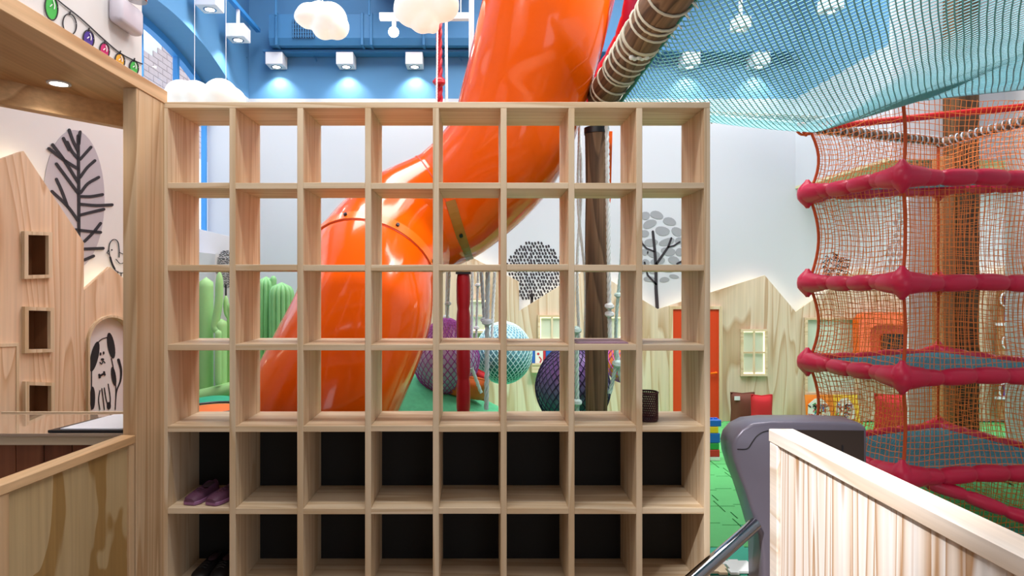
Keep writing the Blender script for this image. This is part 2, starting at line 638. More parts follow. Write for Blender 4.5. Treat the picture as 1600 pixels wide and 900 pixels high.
mb = MB()
ys = [Y0w + (Y1w - Y0w) * i / 20 for i in range(21)]
XB = XL - 0.25
mb.box(XB, XL, 3.46, Y0w, 0, ZC)
mb.box(XB, XL, Y1w, YF, 0, ZC)
mb.box(XB, XL, Y0w, Y1w, 0, SILL)
for i in range(20):
    a, c = ys[i], ys[i + 1]
    za, zc = arch_z(a), arch_z(c)
    mb.quadbox([(XB, a, za), (XL, a, za), (XL, c, zc), (XB, c, zc), (XB, a, ZC), (XL, a, ZC), (XL, c, ZC), (XB, c, ZC)])
struct(mb, 'wall_left', 'wall_paint')
win = bpy.data.objects.new('window_1', None)
COL.objects.link(win)
win.location = (XB, YC, SILL)
win['kind'] = 'structure'
for y in (Y0w + 0.03, 4.24, 4.82, 5.40, Y1w - 0.03):
    MB().box(XB - 0.04, XB + 0.002, y - 0.018, y + 0.018, SILL, arch_z(y)).build('mullion', 'blue_frame', win)
fr = MB()
for i in range(20):
    a, c = ys[i], ys[i + 1]
    za, zc = arch_z(a), arch_z(c)
    fr.quadbox([(XB - 0.05, a, za - 0.06), (XB + 0.006, a, za - 0.06), (XB + 0.006, c, zc - 0.06), (XB - 0.05, c, zc - 0.06),
                (XB - 0.05, a, za), (XB + 0.006, a, za), (XB + 0.006, c, zc), (XB - 0.05, c, zc)])
fr.box(XB - 0.05, XB + 0.006, Y0w, Y1w, SILL, SILL + 0.06)
fr.build('arch_frame', 'blue_frame', win)
for ya, yb in ((Y0w + 0.06, 4.21), (4.27, 4.79), (4.85, 5.37), (5.43, Y1w - 0.06)):
    g = MB()
    n = 6
    pts = [(XB - 0.03, ya, SILL + 0.06), (XB - 0.03, yb, SILL + 0.06)]
    pts += [(XB - 0.03, yb + (ya - yb) * i / n, arch_z(yb + (ya - yb) * i / n) - 0.06) for i in range(n + 1)]
    g.prism(pts, (-0.006, 0, 0)).build('pane', 'window_glass', win)

# neighbouring brick building outside the arched window
def gable(y):
    return 4.40 + (y - 8.25) * 0.55


ow = struct(MB().prism([(-4.42, 6.6, 0), (-4.42, 11.5, 0), (-4.42, 11.5, gable(11.5)), (-4.42, 6.6, gable(6.6))], (-0.18, 0, 0)), 'wall_outside', 'mortar')
bp0 = None
for r in range(20):
    for k in range(16):
        y = 6.9 + k * 0.25 + (0.125 if r % 2 else 0)
        z = 3.35 + r * 0.085
        if z + 0.04 > gable(y - 0.12):
            continue
        if bp0 is None:
            bp0 = MB().box(-4.42, -4.405, y - 0.118, y + 0.118, z - 0.036, z + 0.036).build('brick', 'brick', ow)
        else:
            inst(bp0, (-4.4125, y, z), ow)

# play-area floor mats with interlocking tabs
TS = 0.30


def mat_outline(s=TS, g=0.004):
    t, d = s * 0.18, s * 0.10
    a, c = g, s - g
    h = s / 2
    return [(a, a), (h - t, a), (h - t, a + d), (h + t, a + d), (h + t, a), (c, a),
            (c, h - t), (c + d, h - t), (c + d, h + t), (c, h + t), (c, c),
            (h + t, c), (h + t, c + d), (h - t, c + d), (h - t, c), (a, c),
            (a, h + t), (a + d, h + t), (a + d, h - t), (a, h - t)]


t0 = None
for i in range(10):
    for j in range(11):
        x, y = 0.55 + i * TS, 2.97 + j * TS
        m_ = 'teal_mat' if (j == 0 or (j == 1 and i % 2)) else 'green_mat'
        if t0 is None:
            t0 = {}
        if m_ not in t0:
            t0[m_] = MB().prism_holes(mat_outline(), [], lambda u, v: (x + u, y + v, -0.011), (0, 0, 0.011)).build('floor_tile', m_, flp)
            off = Vector(t0[m_].location) + Vector(flp.location) - Vector((x, y, 0))
            t0[m_ + 'o'] = off
        else:
            inst(t0[m_], Vector((x, y, 0)) + t0[m_ + 'o'], flp)
struct(MB().box(-2.2, 0.55, 2.97, 6.2, -0.011, 0.0), 'floor_carpet', 'green_mat')
struct(MB().box(3.55, 5.9, 2.97, 6.2, -0.011, 0.0), 'floor_recess', 'green_mat')

# ------------------------------------------------------------------ reception booth shell
XB0 = -1.300
YP = 2.427
post = struct(MB().box(XB0 - 0.052, XB0, YP, 2.655, 0, 2.09), 'trim_1', 'post_pine', bevel=0.002)
struct(MB().box(XB0 - 0.052, XB0 + 0.004, 0.6, 2.66, 2.09, 2.145), 'trim_2', 'beam_pine', bevel=0.002)
struct(MB().prism([(XB0 - 0.052, 0.6, 2.095), (XB0 - 0.052, 2.75, 2.095), (-1.44, 2.76, 2.095), (-2.5, 1.32, 2.095), (-2.5, 0.6, 2.095)], (0, 0, 0.04)),
       'ceiling_booth', 'beam_pine')
d_ = Vector((-2.5 + 1.44, 1.32 - 2.76, 0)).normalized()
n_ = Vector((d_.y, -d_.x, 0))
if n_.y < 0:
    n_ = -n_
a_ = Vector((-1.44, 2.76, 2.005)) - d_ * 0.02
c_ = Vector((-2.5, 1.32, 2.005))
struct(MB().quadbox([a_, c_, c_ + n_ * 0.05, a_ + n_ * 0.05] + [p + Vector((0, 0, 0.13)) for p in (a_, c_, c_ + n_ * 0.05, a_ + n_ * 0.05)]),
       'trim_3', 'beam_pine', bevel=0.002)
wb = struct(MB().box(XB0 - 0.09, XB0 - 0.02, 0.6, 2.503, 2.145, 4.2), 'wall_booth_front', 'white_booth')

# angled white wall at the back of the booth
BD = Vector((0.2, 1.0, 0)).normalized()
BN = Vector((1.0, -0.2, 0)).normalized()      # towards the room
B0 = Vector((-2.057, 3.7, 0)) - BN * 0.14


def on_plane(px, py, P0, N):
    d = Vector(((px - VX) / F, 1.0, (VY - py) / F))
    o = Vector((0, 0, CAMZ))
    t = (P0 - o).dot(N) / d.dot(N)
    return o + d * t


bw0, bw1 = B0 - BD * 2.6, B0 + BD * 0.30
struct(MB().quadbox([bw0, bw1, bw1 - BN * 0.06, bw0 - BN * 0.06] + [p + Vector((0, 0, 2.42)) for p in (bw0, bw1, bw1 - BN * 0.06, bw0 - BN * 0.06)]),
       'wall_booth_back', 'white_booth')

# ================================================================== CUBBY SHELF
D0, DEP = 2.64, 0.30
K = D0 / F
xs = [(257 + 106 * k - VX) * K for k in range(9)]
zs = [CAMZ + (VY - c) * K for c in (164, 290, 418, 543, 670, 798.5, 926)]
T = 0.025
shelf = thing('cubby_shelf', 'tall pine cubby shelf of eight columns with black backed bottom rows', 'shelf', (0, D0, 0))
ztop, zbot = zs[0] + T / 2, zs[6] - T / 2
div0 = MB().box(xs[1] - T / 2, xs[1] + T / 2, D0, D0 + DEP, zs[6] + T / 2, zs[0] - T / 2).build('divider', 'pine_z', shelf, bevel=0.0015)
for k in range(2, 8):
    inst(div0, (xs[k], D0 + DEP / 2, (zs[6] + zs[0]) / 2), shelf)
sp0 = MB().box(xs[0] - T / 2, xs[0] + T / 2, D0, D0 + DEP, zs[6] - T / 2, zs[0] - T / 2).build('side_panel', 'pine_z', shelf, bevel=0.0015)
inst(sp0, (xs[8], D0 + DEP / 2, (zs[6] + zs[0] - T) / 2), shelf)
MB().box(xs[0] - T / 2, xs[8] + T / 2, D0, D0 + DEP, zs[0] - T / 2, zs[0] + T / 2).build('top_board', 'pine_x', shelf, bevel=0.0015)
MB().box(xs[0] + T / 2, xs[8] - T / 2, D0, D0 + DEP, zs[6] - T / 2, zs[6] + T / 2).build('bottom_board', 'pine_x', shelf, bevel=0.0015)
MB().box(xs[0] - 0.01, xs[8] + 0.01, D0 + 0.03, D0 + DEP, 0, zs[6] - T / 2).build('plinth', 'pine_x', shelf)
sb0 = None
for r in range(1, 6):
    for k in range(8):
        xm = (xs[k] + xs[k + 1]) / 2
        dz = random.uniform(-0.0015, 0.0015)
        if sb0 is None:
            w = (xs[1] - xs[0] - T) / 2
            sb0 = MB().box(xm - w, xm + w, D0 + 0.001, D0 + DEP, zs[r] - T / 2, zs[r] + T / 2).build('shelf_board', 'pine_x', shelf, bevel=0.0015)
        else:
            inst(sb0, (xm, D0 + DEP / 2, zs[r] + dz), shelf)
MB().box(xs[0] - T / 2, xs[8] + T / 2, D0 + DEP, D0 + DEP + 0.008, 0, zs[4] - T / 2).build('back_panel', 'black_panel', shelf, label='black back panel behind the two lowest rows')

# ================================================================== TUBE SLIDE
SR = 0.40
sp_ = [P(905, -260, 4.0), P(880, -110, 3.98), P(850, 30, 3.98), P(820, 140, 4.14), P(788, 235, 4.25), P(715, 312, 4.42), P(632, 357, 4.32),
       P(583, 418, 3.98), P(567, 492, 3.74), P(532, 572, 3.58), P(492, 655, 3.48), P(455, 745, 3.44), P(425, 830, 3.43)]
path = catmull(sp_, 10)
slide = thing('tube_slide', 'glossy orange winding tube slide behind the cubby shelf', 'slide', (path[-1].x, path[-1].y, 0))
cuts = [0, 53, 70, len(path) - 1]
for a, c in zip(cuts[:-1], cuts[1:]):
    MB().tube(path[a:c + 1], SR, n=48, caps=False).build('tube_section', 'slide_orange', slide, smooth=60)
for q, cidx in enumerate((53, 70)):
    pa, pb = path[cidx - 1], path[cidx + 1]
    t = (pb - pa).normalized()
    c = path[cidx]
    if q == 0:
        MB().tube([c - t * 0.004, c + t * 0.004], [SR + 0.002, SR + 0.002], n=48, caps=False).build('joint_seam', 'door_orange', slide)
        continue
    MB().tube([c - t * 0.035, c - t * 0.033, c + t * 0.033, c + t * 0.035], [SR + 0.001, SR + 0.008, SR + 0.008, SR + 0.001], n=48, caps=False).build(
        'flange_ring', 'slide_flange', slide, smooth=40)
    MB().tube([c + t * 0.037, c + t * 0.041], [SR + 0.0035, SR + 0.0035], n=48, caps=False).build('joint_seam', 'red_bright', slide)
    up = Vector((0, 0, 1))
    nx = (up - t * up.dot(t)).normalized()
    ny = t.cross(nx)
    for i in range(8):
        a = 2 * PI * i / 8 + 0.12
        e = nx * math.cos(a) + ny * math.sin(a)
        MB().tube([c + e * (SR + 0.004), c + e * (SR + 0.02)], 0.011, n=8).build('bolt', 'bolt_steel', slide)
c = path[-1]
t = (path[-1] - path[-3]).normalized()
MB().tube([c - t * 0.10, c - t * 0.085], [SR + 0.006, SR + 0.006], n=48, caps=False).build('rubber_band', 'black_plastic', slide)
MB().tube([c - t * 0.02, c + t * 0.005], [SR + 0.012, SR + 0.012], n=48, caps=False).build('mouth_rim', 'slide_flange', slide)
# ochre bracket strap hugging the underside of the flange at mid slide
c = path[51]
t = path[52] - path[50]
t.z *= 0.45
t.normalize()
up = Vector((0, 0, 1))
nx = (up - t * up.dot(t)).normalized()
ny = t.cross(nx)
side = -1 if (ny.y > 0) else 1
arc = []
for i in range(15):
    a = math.radians(95 + i * 5.5) * side
    arc.append(c + (nx * math.cos(a) + ny * math.sin(a)) * (SR + 0.006))
mb = MB()
for i in range(14):
    p, q = arc[i], arc[i + 1]
    ep, eq = (p - c).normalized() * 0.010, (q - c).normalized() * 0.010
    w = t * 0.032
    mb.quadbox([p - w, p + w, q + w, q - w, p - w + ep, p + w + ep, q + w + eq, q - w + eq])
st = mb.build('bracket_strap', 'strap_ochre', slide)
e = (arc[6] - c).normalized()
MB().tube([arc[6] + e * 0.01, arc[6] + e * 0.022], 0.013, n=8).build('strap_bolt', 'bolt_steel', slide)

# padded red post carrying the slide
pc = P(724, 600, 4.30)
prof = []
z = 0.0
ztopp = P(724, 428, 4.30).z
nseg = 6
for k in range(nseg):
    h = ztopp / nseg
    for s in range(7):
        u = s / 6
        prof.append((0.047 * (0.86 + 0.14 * math.sin(PI * u) ** 0.35), z + u * h * 0.999))
    z += h
rp = thing('padded_post', 'slim red padded post holding up the middle of the orange slide', 'post', (pc.x, pc.y, 0))
MB().lathe(prof, (pc.x, pc.y, 0), 20).build('pad', 'red_pad', rp, smooth=60)
MB().box(pc.x - 0.05, pc.x + 0.05, pc.y - 0.05, pc.y + 0.05, ztopp - 0.002, ztopp + 0.02).build('top_plate', 'bolt_steel', rp)

# ================================================================== LOG FRAME
YPOLE = 4.12
XPOLE = (932 - VX) / F * YPOLE
pole = thing('log_post', 'dark brown round log post standing behind the shelf', 'post', (XPOLE, YPOLE, 0))
zt = P(932, 205, YPOLE).z
MB().tube([(XPOLE, YPOLE, zt * i / 12) for i in range(13)], [0.072 + 0.003 * math.sin(i * 1.7) for i in range(13)], n=20).build('trunk', 'log', pole, smooth=60)
MB().tube([(XPOLE, YPOLE, zt - 0.02), (XPOLE, YPOLE, zt + 0.02)], 0.080, n=20).build('top_collar', 'black_plastic', pole, smooth=40)
XLOG, ZLOG = 0.795, 2.55
lg = thing('rope_wrapped_log', 'thick horizontal log wrapped in cream rope beside the orange slide', 'log', (XLOG, 3.2, ZLOG))
MB().tube([(XLOG + 0.004 * math.sin(i), 1.7 + i * 0.21, ZLOG + 0.004 * math.cos(i * 1.3)) for i in range(12)] + [(XLOG, 4.13, ZLOG)], 0.098, n=22).build('log_body', 'log_y', lg, smooth=60)


def ring(c, r, wr, tilt, mat, parent, name='rope_wrap', axis='y'):
    pts = []
    for i in range(20):
        a = 2 * PI * i / 20
        if axis == 'y':
            pts.append(Vector(c) + Vector((math.cos(a) * r, tilt * math.sin(a + 0.6), math.sin(a) * r)))
        else:
            pts.append(Vector(c) + Vector((tilt * math.sin(a + 0.6), math.cos(a) * r, math.sin(a) * r)))
    return MB().tube(pts, wr, n=6, closed=True).build(name, mat, parent, smooth=60)


for yy, tl in ((2.66, .03), (2.83, .05), (2.86, .02), (2.97, .06), (3.10, .03), (3.13, .05), (3.16, .02), (3.26, .05), (3.36, .05),
               (3.44, .04), (3.57, .05), (3.60, .03), (3.78, .06), (3.95, .05), (4.0, .02)):
    ring((XLOG, yy, ZLOG), 0.102, 0.0065, tl, 'rope_cream', lg)
mb = MB()
for i in range(5):
    mb.ell((XLOG - 0.05 + i * 0.018, 3.13 + 0.012 * (i % 2), ZLOG - 0.098), (0.014, 0.016, 0.012), 8, 6)
mb.build('rope_knot', 'rope_white', lg, smooth=60)
# red padded bar behind the log
rb = thing('padded_bar', 'crimson padded bar running between the log and the orange slide', 'padded bar', (0.8, 4.0, 2.75))
pts = catmull([P(996, -60, 3.75), P(986, 10, 3.85), P(970, 62, 4.05), P(942, 112, 4.32), P(914, 168, 4.42)], 14)
MB().tube(pts, [0.05 * (0.86 + 0.14 * abs(math.sin(i * PI / 9)) ** 0.4) for i in range(len(pts))], n=16).build('pad', 'red_vinyl', rb, smooth=60)

# far cross log under the net
pa, pb = P(955, 176, YPOLE - 0.02), P(1283, 190, 3.98)
cl = thing('cross_log', 'thin brown log along the far edge of the teal ceiling net', 'log', tuple((pa + pb) / 2))
MB().tube([pa.lerp(pb, i / 10) for i in range(11)], 0.034, n=14).build('log_body', 'log_x', cl, smooth=60)
for u in (0.50, 0.56, 0.63, 0.70, 0.78, 0.86, 0.93):
    c = pa.lerp(pb, u)
    ring(c, 0.038, 0.004, 0.025, 'rope_cream', cl, axis='x')

# orange strip hanging beside the post
os_ = MB().prism([P(951, 205, 4.2), P(957, 205, 4.2), P(954.5, 310, 4.2), P(951, 335, 4.2)], (0, 0.02, 0)).build('hanging_strap', 'slide_orange')
tag(os_, 'narrow orange strap hanging just right of the log post', 'strap')

# ================================================================== CEILING NET
far_edge = [Vector((0.87, 4.06, 2.46)), Vector((2.02, 3.95, 2.33)), Vector((2.18, 3.30, 2.31)), Vector((3.5, 3.34, 2.45))]
near_edge = [Vector((0.87, 1.9, 2.52)), Vector((3.9, 1.9, 2.62))]


def poly_at(pts, u):
    L = [(pts[i + 1] - pts[i]).length for i in range(len(pts) - 1)]
    s = u * sum(L)
    for i, l in enumerate(L):
        if s <= l or i == len(L) - 1:
            return pts[i].lerp(pts[i + 1], min(1, s / l))
        s -= l


def net_pt(u, v):
    a = poly_at(far_edge, u)
    c = near_edge[0].lerp(near_edge[1], u)
    p = a.lerp(c, v)
    sag = 0.125 * max(0.0, math.sin(PI * u)) ** 0.5 * max(0.0, math.sin(PI * v ** 0.55)) ** 0.8
    sag *= (1 + 0.3 * math.sin(u * 7 + v * 3))
    return p + Vector((0.002 * math.sin(40 * v + 9 * u), 0, -sag))


cnet = thing('ceiling_net', 'teal climbing net stretched overhead like a ceiling', 'net', (2.2, 2.9, 2.4))
mb = MB()
NL, KK = 96, 0.50
for s in (1, -1):
    for c in range(-int(NL * KK) - 1, NL + int(NL * KK) + 2):
        run = []
        for k in range(49):
            v = k / 48
            u = c / NL + s * v * KK
            if 0 <= u <= 1:
                run.append(net_pt(u, v))
            else:
                if len(run) > 1:
                    mb.tube(run, 0.0033, n=3, caps=False)
                run = []
        if len(run) > 1:
            mb.tube(run, 0.0033, n=3, caps=False)
mb.build('net_mesh', 'net_teal', cnet, normals=False)
edge = [net_pt(0, k / 30) for k in range(31)]
MB().tube(edge, 0.011, n=6).build('edge_rope', 'net_green', cnet, smooth=60)
edge = [net_pt(k / 60, 0) for k in range(61)]
MB().tube(edge, 0.010, n=6).build('edge_rope', 'rope_grey', cnet, smooth=60)
# knotted rope loops tying the net edge to the log
for i in range(14):
    y = 2.6 + i * 0.105
    MB().tube([(XLOG + 0.07, y, ZLOG - 0.06), (XLOG + 0.1, y + 0.02, ZLOG - 0.075), net_pt(0, (4.06 - y) / 2.16)], 0.005, n=5).build('lashing', 'rope_white', cnet)

# ================================================================== NET TOWER
TF, TL, TB, TR = Vector((2.18, 3.30, 0)), Vector((2.03, 3.96, 0)), Vector((3.17, 4.42, 0)), Vector((3.35, 3.42, 0))
lev = [2.31, 1.90, 1.35, 0.862, 0.35]
tower = thing('net_tower', 'orange net climbing tower with crimson padded rings', 'climbing tower', (2.6, 3.8, 0))
cen = (TF + TL + TB + TR) / 4


def pinch(z):
    """net is pulled in between two padded levels"""
    zz = sorted(lev) + []
    if z <= zz[0]:
        u = (zz[0] - z) / zz[0]
        return 0.02 + 0.04 * math.sin(PI * u * 0.5)
    for i in range(len(zz) - 1):
        if zz[i] <= z <= zz[i + 1]:
            u = (z - zz[i]) / (zz[i + 1] - zz[i])
            return 0.008 + 0.055 * math.sin(PI * u)
    return 0


def corner_at(c, z):
    d = (cen - c)
    d.z = 0
    d.normalize()
    p = c + d * pinch(z)
    return Vector((p.x, p.y, z))


corners = [TF, TL, TB, TR]
for i in range(4):
    A, C_ = corners[i], corners[(i + 1) % 4]
    ln = (A - C_).length
    nv = int(ln / 0.030)
    z0, z1 = 0.02, 2.31
    nh = int((z1 - z0) / 0.031)
    mb = MB()
    nz = 40

    def npt(u, z, ph):
        a, c = corner_at(A, z), corner_at(C_, z)
        p = a.lerp(c, u)
        inw = cen - p
        inw.z = 0
        inw.normalize()
        p = p + inw * (0.03 * math.sin(PI * u) * math.sin(z * 9 + ph * 0.1) * 0.4)
        return p + Vector((0.003 * math.sin(17 * z + 3.1 * ph), 0, 0.008 * math.sin(9 * u + z * 5) + 0.003 * math.sin(31 * u + ph)))
    for k in range(1, nv):
        mb.tube([npt(k / nv, z0 + (z1 - z0) * j / nz, k) for j in range(nz + 1)], 0.0019, n=3, caps=False)
    for j in range(nh + 1):
        mb.tube([npt(u / 16, z0 + (z1 - z0) * j / nh, j) for u in range(17)], 0.0019, n=3, caps=False)
    mb.build('net_panel', 'net_orange', tower, normals=False)
for c in corners:
    rp_ = [corner_at(c, 0.02 + 2.30 * j / 48) for j in range(49)]
    MB().tube(rp_, 0.009, n=7).build('corner_rope', 'rope_orange', tower, smooth=60)


def sausage(a, c, nb, r, depth=0.32):
    n = nb * 12
    pts, rr = [], []
    for i in range(n + 1):
        u = i / n
        pts.append(a.lerp(c, u) + Vector((0, 0, 0.004 * math.sin(u * nb * 2.1))))
        rr.append(r * (1 - depth + depth * abs(math.sin(PI * u * nb)) ** 0.35))
    return pts, rr


def lz(c, z):
    return z + (0.10 if (z == 1.90 and c is TB) else 0.0)


for z in lev[1:]:
    for i in range(4):
        A, C_ = corners[i].copy(), corners[(i + 1) % 4].copy()
        A.z, C_.z = lz(corners[i], z), lz(corners[(i + 1) % 4], z)
        ln = (A - C_).length
        d = (C_ - A).normalized()
        pts, rr = sausage(A + d * 0.03, C_ - d * 0.03, max(3, int(round(ln / 0.19))), 0.046)
        MB().tube(pts, rr, n=12).build('padded_ring', 'red_vinyl', tower, smooth=60)
    for ci, c in enumerate(corners):
        q = Vector((c.x, c.y, lz(c, z)))
        mb = MB()
        mb.lathe([(0.010, -0.088), (0.018, -0.075), (0.040, -0.052), (0.056, -0.03), (0.060, 0.0), (0.056, 0.03), (0.040, 0.052), (0.018, 0.075), (0.010, 0.088)], q, 14)
        d1 = (corners[(ci + 1) % 4] - c).normalized()
        d2 = (corners[ci - 1] - c).normalized()
        for d in (d1, d2):
            mb.tube([q, q + d * 0.03, q + d * 0.07, q + d * 0.11, q + d * 0.13], [0.060, 0.062, 0.056, 0.050, 0.044], n=14)
        mb.build('corner_pad', 'red_vinyl', tower, smooth=60)
    # net floor of this level with its lacing
    mb = MB()
    ins = [cen + (c - cen) * 0.90 for c in corners]
    for q, c in zip(ins, corners):
        q.z = lz(c, z)
    nn = 44
    for k in range(nn + 1):
        u = k / nn
        for (p0, p1, q0, q1) in ((ins[0], ins[3], ins[1], ins[2]), (ins[0], ins[1], ins[3], ins[2])):
            a, c = p0.lerp(p1, u), q0.lerp(q1, u)
            mb.tube([a.lerp(c, s / 8) - Vector((0, 0, 0.018 * math.sin(PI * s / 8) * math.sin(PI * u) - 0.012)) for s in range(9)], 0.0052, n=3, caps=False)
    mb.build('net_floor', 'floor_net', tower, normals=False)
    mb = MB()
    for i in range(4):
        A, C_ = corners[i], corners[(i + 1) % 4]
        a2, c2 = ins[i], ins[(i + 1) % 4]
        m_ = int((A - C_).length / 0.045)
        for k in range(1, m_):
            a = A.lerp(C_, k / m_)
            a.z = lz(A, z) + (lz(C_, z) - lz(A, z)) * k / m_
            mb.tube([a, a2.lerp(c2, (k + 0.5) / m_) + Vector((0, 0, 0.012))], 0.004, n=4, caps=False)
    mb.build('lacing', 'black_plastic', tower)
# top rails and ropes of the tower
tl_, tr_ = Vector((TL.x + 0.05, TL.y, 2.31)), Vector((TR.x, TR.y, 2.335))
MB().tube([tl_, tr_], 0.020, n=10).build('top_rail', 'red_bright', tower, smooth=60)
for (A, C_) in ((TL, TB), (TB, TR)):
    a, c = Vector((A.x, A.y, 2.31)), Vector((C_.x, C_.y, 2.33))
    MB().tube([a.lerp(c, i / 12) for i in range(13)], 0.028, n=10).build('top_log', 'log_x', tower, smooth=60)
    w = []
    for i in range(241):
        u = i / 240
        p = a.lerp(c, u)
        t = (c - a).normalized()
        s = Vector((0, 0, 1)).cross(t)
        w.append(p + (s * math.cos(u * 140) + Vector((0, 0, 1)) * math.sin(u * 140)) * 0.033)
    MB().tube(w, 0.0055, n=4).build('rope_spiral', 'rope_grey', tower, smooth=60)
k_ = Vector((TL.x - 0.02, TL.y, 2.30))
w = [k_ + Vector((0.035 * math.sin(i * 1.1) - 0.01, 0.02 * math.cos(i * 1.7), 0.035 * math.cos(i * 1.1 + i * 0.13))) for i in range(22)]
MB().tube(catmull(w, 4), 0.008, n=6).build('rope_knot', 'rope_orange', tower, smooth=60)
# sloping pads below the lowest ring
for (a, c) in ((Vector((2.35, 3.36, 0.30)), Vector((3.0, 3.15, 0.09))), (Vector((2.62, 3.1, 0.05)), Vector((3.3, 3.2, 0.05)))):
    pts, rr = sausage(a, c, 4, 0.036)
    MB().tube(pts, rr, n=12).build('base_pad', 'red_vinyl', tower, smooth=60)

# thick wooden post behind the tower, pale tan facing
wp = thing('timber_post', 'square brown timber post with a tan side behind the net tower', 'post', (3.55, 4.77, 0))
MB().box(3.50, 3.66, 4.68, 4.84, 0, 4.4).build('timber', 'beam_brown', wp, bevel=0.006)
MB().box(3.405, 3.50, 4.70, 4.82, 0, 2.28).build('tan_board', 'beam_tan', wp, bevel=0.004)

# ================================================================== FAR PLYWOOD HOUSES
YH = 6.24


def house(name, label, pts, led=True):
    t = thing(name, label, 'playhouse front', tuple(P(pts[0][0], 658, YH)), 'plywood house fronts')
    t.location.z = 0
    mb = MB().prism([P(x, min(y, 658.2), YH) for x, y in pts], (0, 0.018, 0))
    mb.build('board', 'plywood_pale', t)
    if led:
        for (a, c) in zip(pts[:-1], pts[1:]):
            if min(a[1], c[1]) > 600 or a[0] == c[0]:
                continue
            p, q = P(a[0], a[1] + 4, YH + 0.05), P(c[0], c[1] + 4, YH + 0.05)
            p, q = p.lerp(q, 0.05), q.lerp(p, 0.05)
            MB().tube([p, q], 0.007, n=6).build('light_strip', 'led_warm', t)
    return t


def lit_window(par, x0, x1, y0, y1, nx, ny, depth=0.035, pane='pane_pale', led=True):
    a, c = P(x0, y1, YH), P(x1, y0, YH)
    fw = 0.022
    w = MB()
    w.box(a.x, c.x, YH - depth, YH, a.z, a.z + fw).box(a.x, c.x, YH - depth, YH, c.z - fw, c.z)
    w.box(a.x, a.x + fw, YH - depth, YH, a.z + fw, c.z - fw).box(c.x - fw, c.x, YH - depth, YH, a.z + fw, c.z - fw)
    f = w.build('window_frame', 'pine_x', par)
    for i in range(1, nx):
        x = a.x + (c.x - a.x) * i / nx
        MB().box(x - 0.008, x + 0.008, YH - depth + 0.004, YH - depth + 0.016, a.z + fw, c.z - fw).build('glazing_bar', 'pine_z', f)
    for j in range(1, ny):
        z = a.z + (c.z - a.z) * j / ny
        MB().box(a.x + fw, c.x - fw, YH - depth + 0.005, YH - depth + 0.015, z - 0.008, z + 0.008).build('glazing_bar', 'pine_x', f)
    for i in range(nx):
        for j in range(ny):
            xa, xb = a.x + (c.x - a.x) * i / nx, a.x + (c.x - a.x) * (i + 1) / nx
            za, zb = a.z + (c.z - a.z) * j / ny, a.z + (c.z - a.z) * (j + 1) / ny
            MB().box(xa, xb, YH - 0.008, YH - 0.002, za, zb).build('pane', pane, f)
    if led:
        g = 0.004
        w = MB()
        for zz in (a.z + fw + g, c.z - fw - g):
            w.box(a.x + fw, c.x - fw, YH - 0.016, YH - 0.009, zz - g, zz + g)
        for xx in (a.x + fw + g, c.x - fw - g):
            w.box(xx - g, xx + g, YH - 0.016, YH - 0.009, a.z + fw, c.z - fw)
        w.build('edge_light', 'led_window', f)
    return f


h0 = house('plywood_house', 'plywood house front behind the hanging ropes and net swings', [(630, 658), (630, 445), (718, 392), (811, 440), (811, 658)])
h1 = house('plywood_house', 'plywood house front behind the log post with a two-pane lit window', [(811, 658), (811, 486), (920, 418), (1028, 483), (1028, 658)])
h2 = house('plywood_house', 'plywood house front with the narrow orange-red door', [(1028, 658), (1028, 483), (1195, 430), (1243, 487), (1243, 658)])
h3 = house('plywood_house', 'plywood house front with the pale mint panel behind the net tower', [(1243, 658), (1243, 487), (1347, 418), (1425, 470), (1425, 658)])
h4 = house('plywood_house', 'plywood house front at the far right behind the timber post', [(1500, 658), (1500, 462), (1575, 413), (1640, 455), (1640, 658)])
lit_window(h0, 722, 762, 466, 520, 1, 2)
lit_window(h1, 840, 884, 492, 534, 2, 1)
lit_window(h1, 932, 974, 492, 534, 2, 1)
lit_window(h2, 1156, 1197, 514, 587, 2, 2)
lit_window(h3, 1256, 1339, 496, 616, 1, 1, pane='panel_mint', led=False)
# orange-red door
a, c = P(1050, 656, YH), P(1122, 483, YH)
MB().box(a.x, c.x, YH - 0.022, YH - 0.001, 0.01, c.z).build('door_leaf', 'door_orange', h2, bevel=0.003)
fr = MB()
fr.box(a.x - 0.03, a.x, YH - 0.034, YH, 0, c.z + 0.03).box(c.x, c.x + 0.03, YH - 0.034, YH, 0, c.z + 0.03).box(a.x, c.x, YH - 0.034, YH, c.z, c.z + 0.03)
fr.build('door_frame', 'pine_z', h2)
hp = P(1114, 583, YH - 0.03)
MB().tube([hp + Vector((-0.03, -0.02, 0)), hp + Vector((0.03, -0.02, 0.006)), hp + Vector((0.03, 0.01, 0.006))], 0.009, n=8).build('door_handle', 'slide_flange', h2)

# orange tunnel mouth
tm = thing('tunnel_mouth', 'rounded orange tunnel mouth with a dark opening behind the net tower', 'tunnel', tuple(P(1380, 570, 6.0)))


def rrect(x0, x1, y0, y1, r, n=6):
    o = []
    for (cx, cy, a0) in ((x1 - r, y0 + r, -90), (x1 - r, y1 - r, 0), (x0 + r, y1 - r, 90), (x0 + r, y0 + r, 180)):
        for i in range(n + 1):
            a = math.radians(a0 + 90 * i / n)
            o.append((cx + r * math.cos(a), cy + r * math.sin(a)))
    return o


MB().prism_holes(rrect(1342, 1440, 488, 585, 18), [rrect(1360, 1436, 508, 580, 12)], lambda u, v: P(u, v, 6.10), (0, 0.10, 0)).build(
    'tunnel_rim', 'slide_orange', tm, smooth=40)
MB().prism([P(x, y, 6.14) for x, y in rrect(1360, 1436, 508, 580, 12)], (0, 0.05, 0)).build('inner_wall', 'door_orange', tm)
MB().prism([P(x, y, 6.125) for x, y in rrect(1378, 1428, 522, 566, 4)], (0, 0.01, 0)).build('opening', 'black_panel', tm)  # black sheet stands for the dark inside of the tunnel

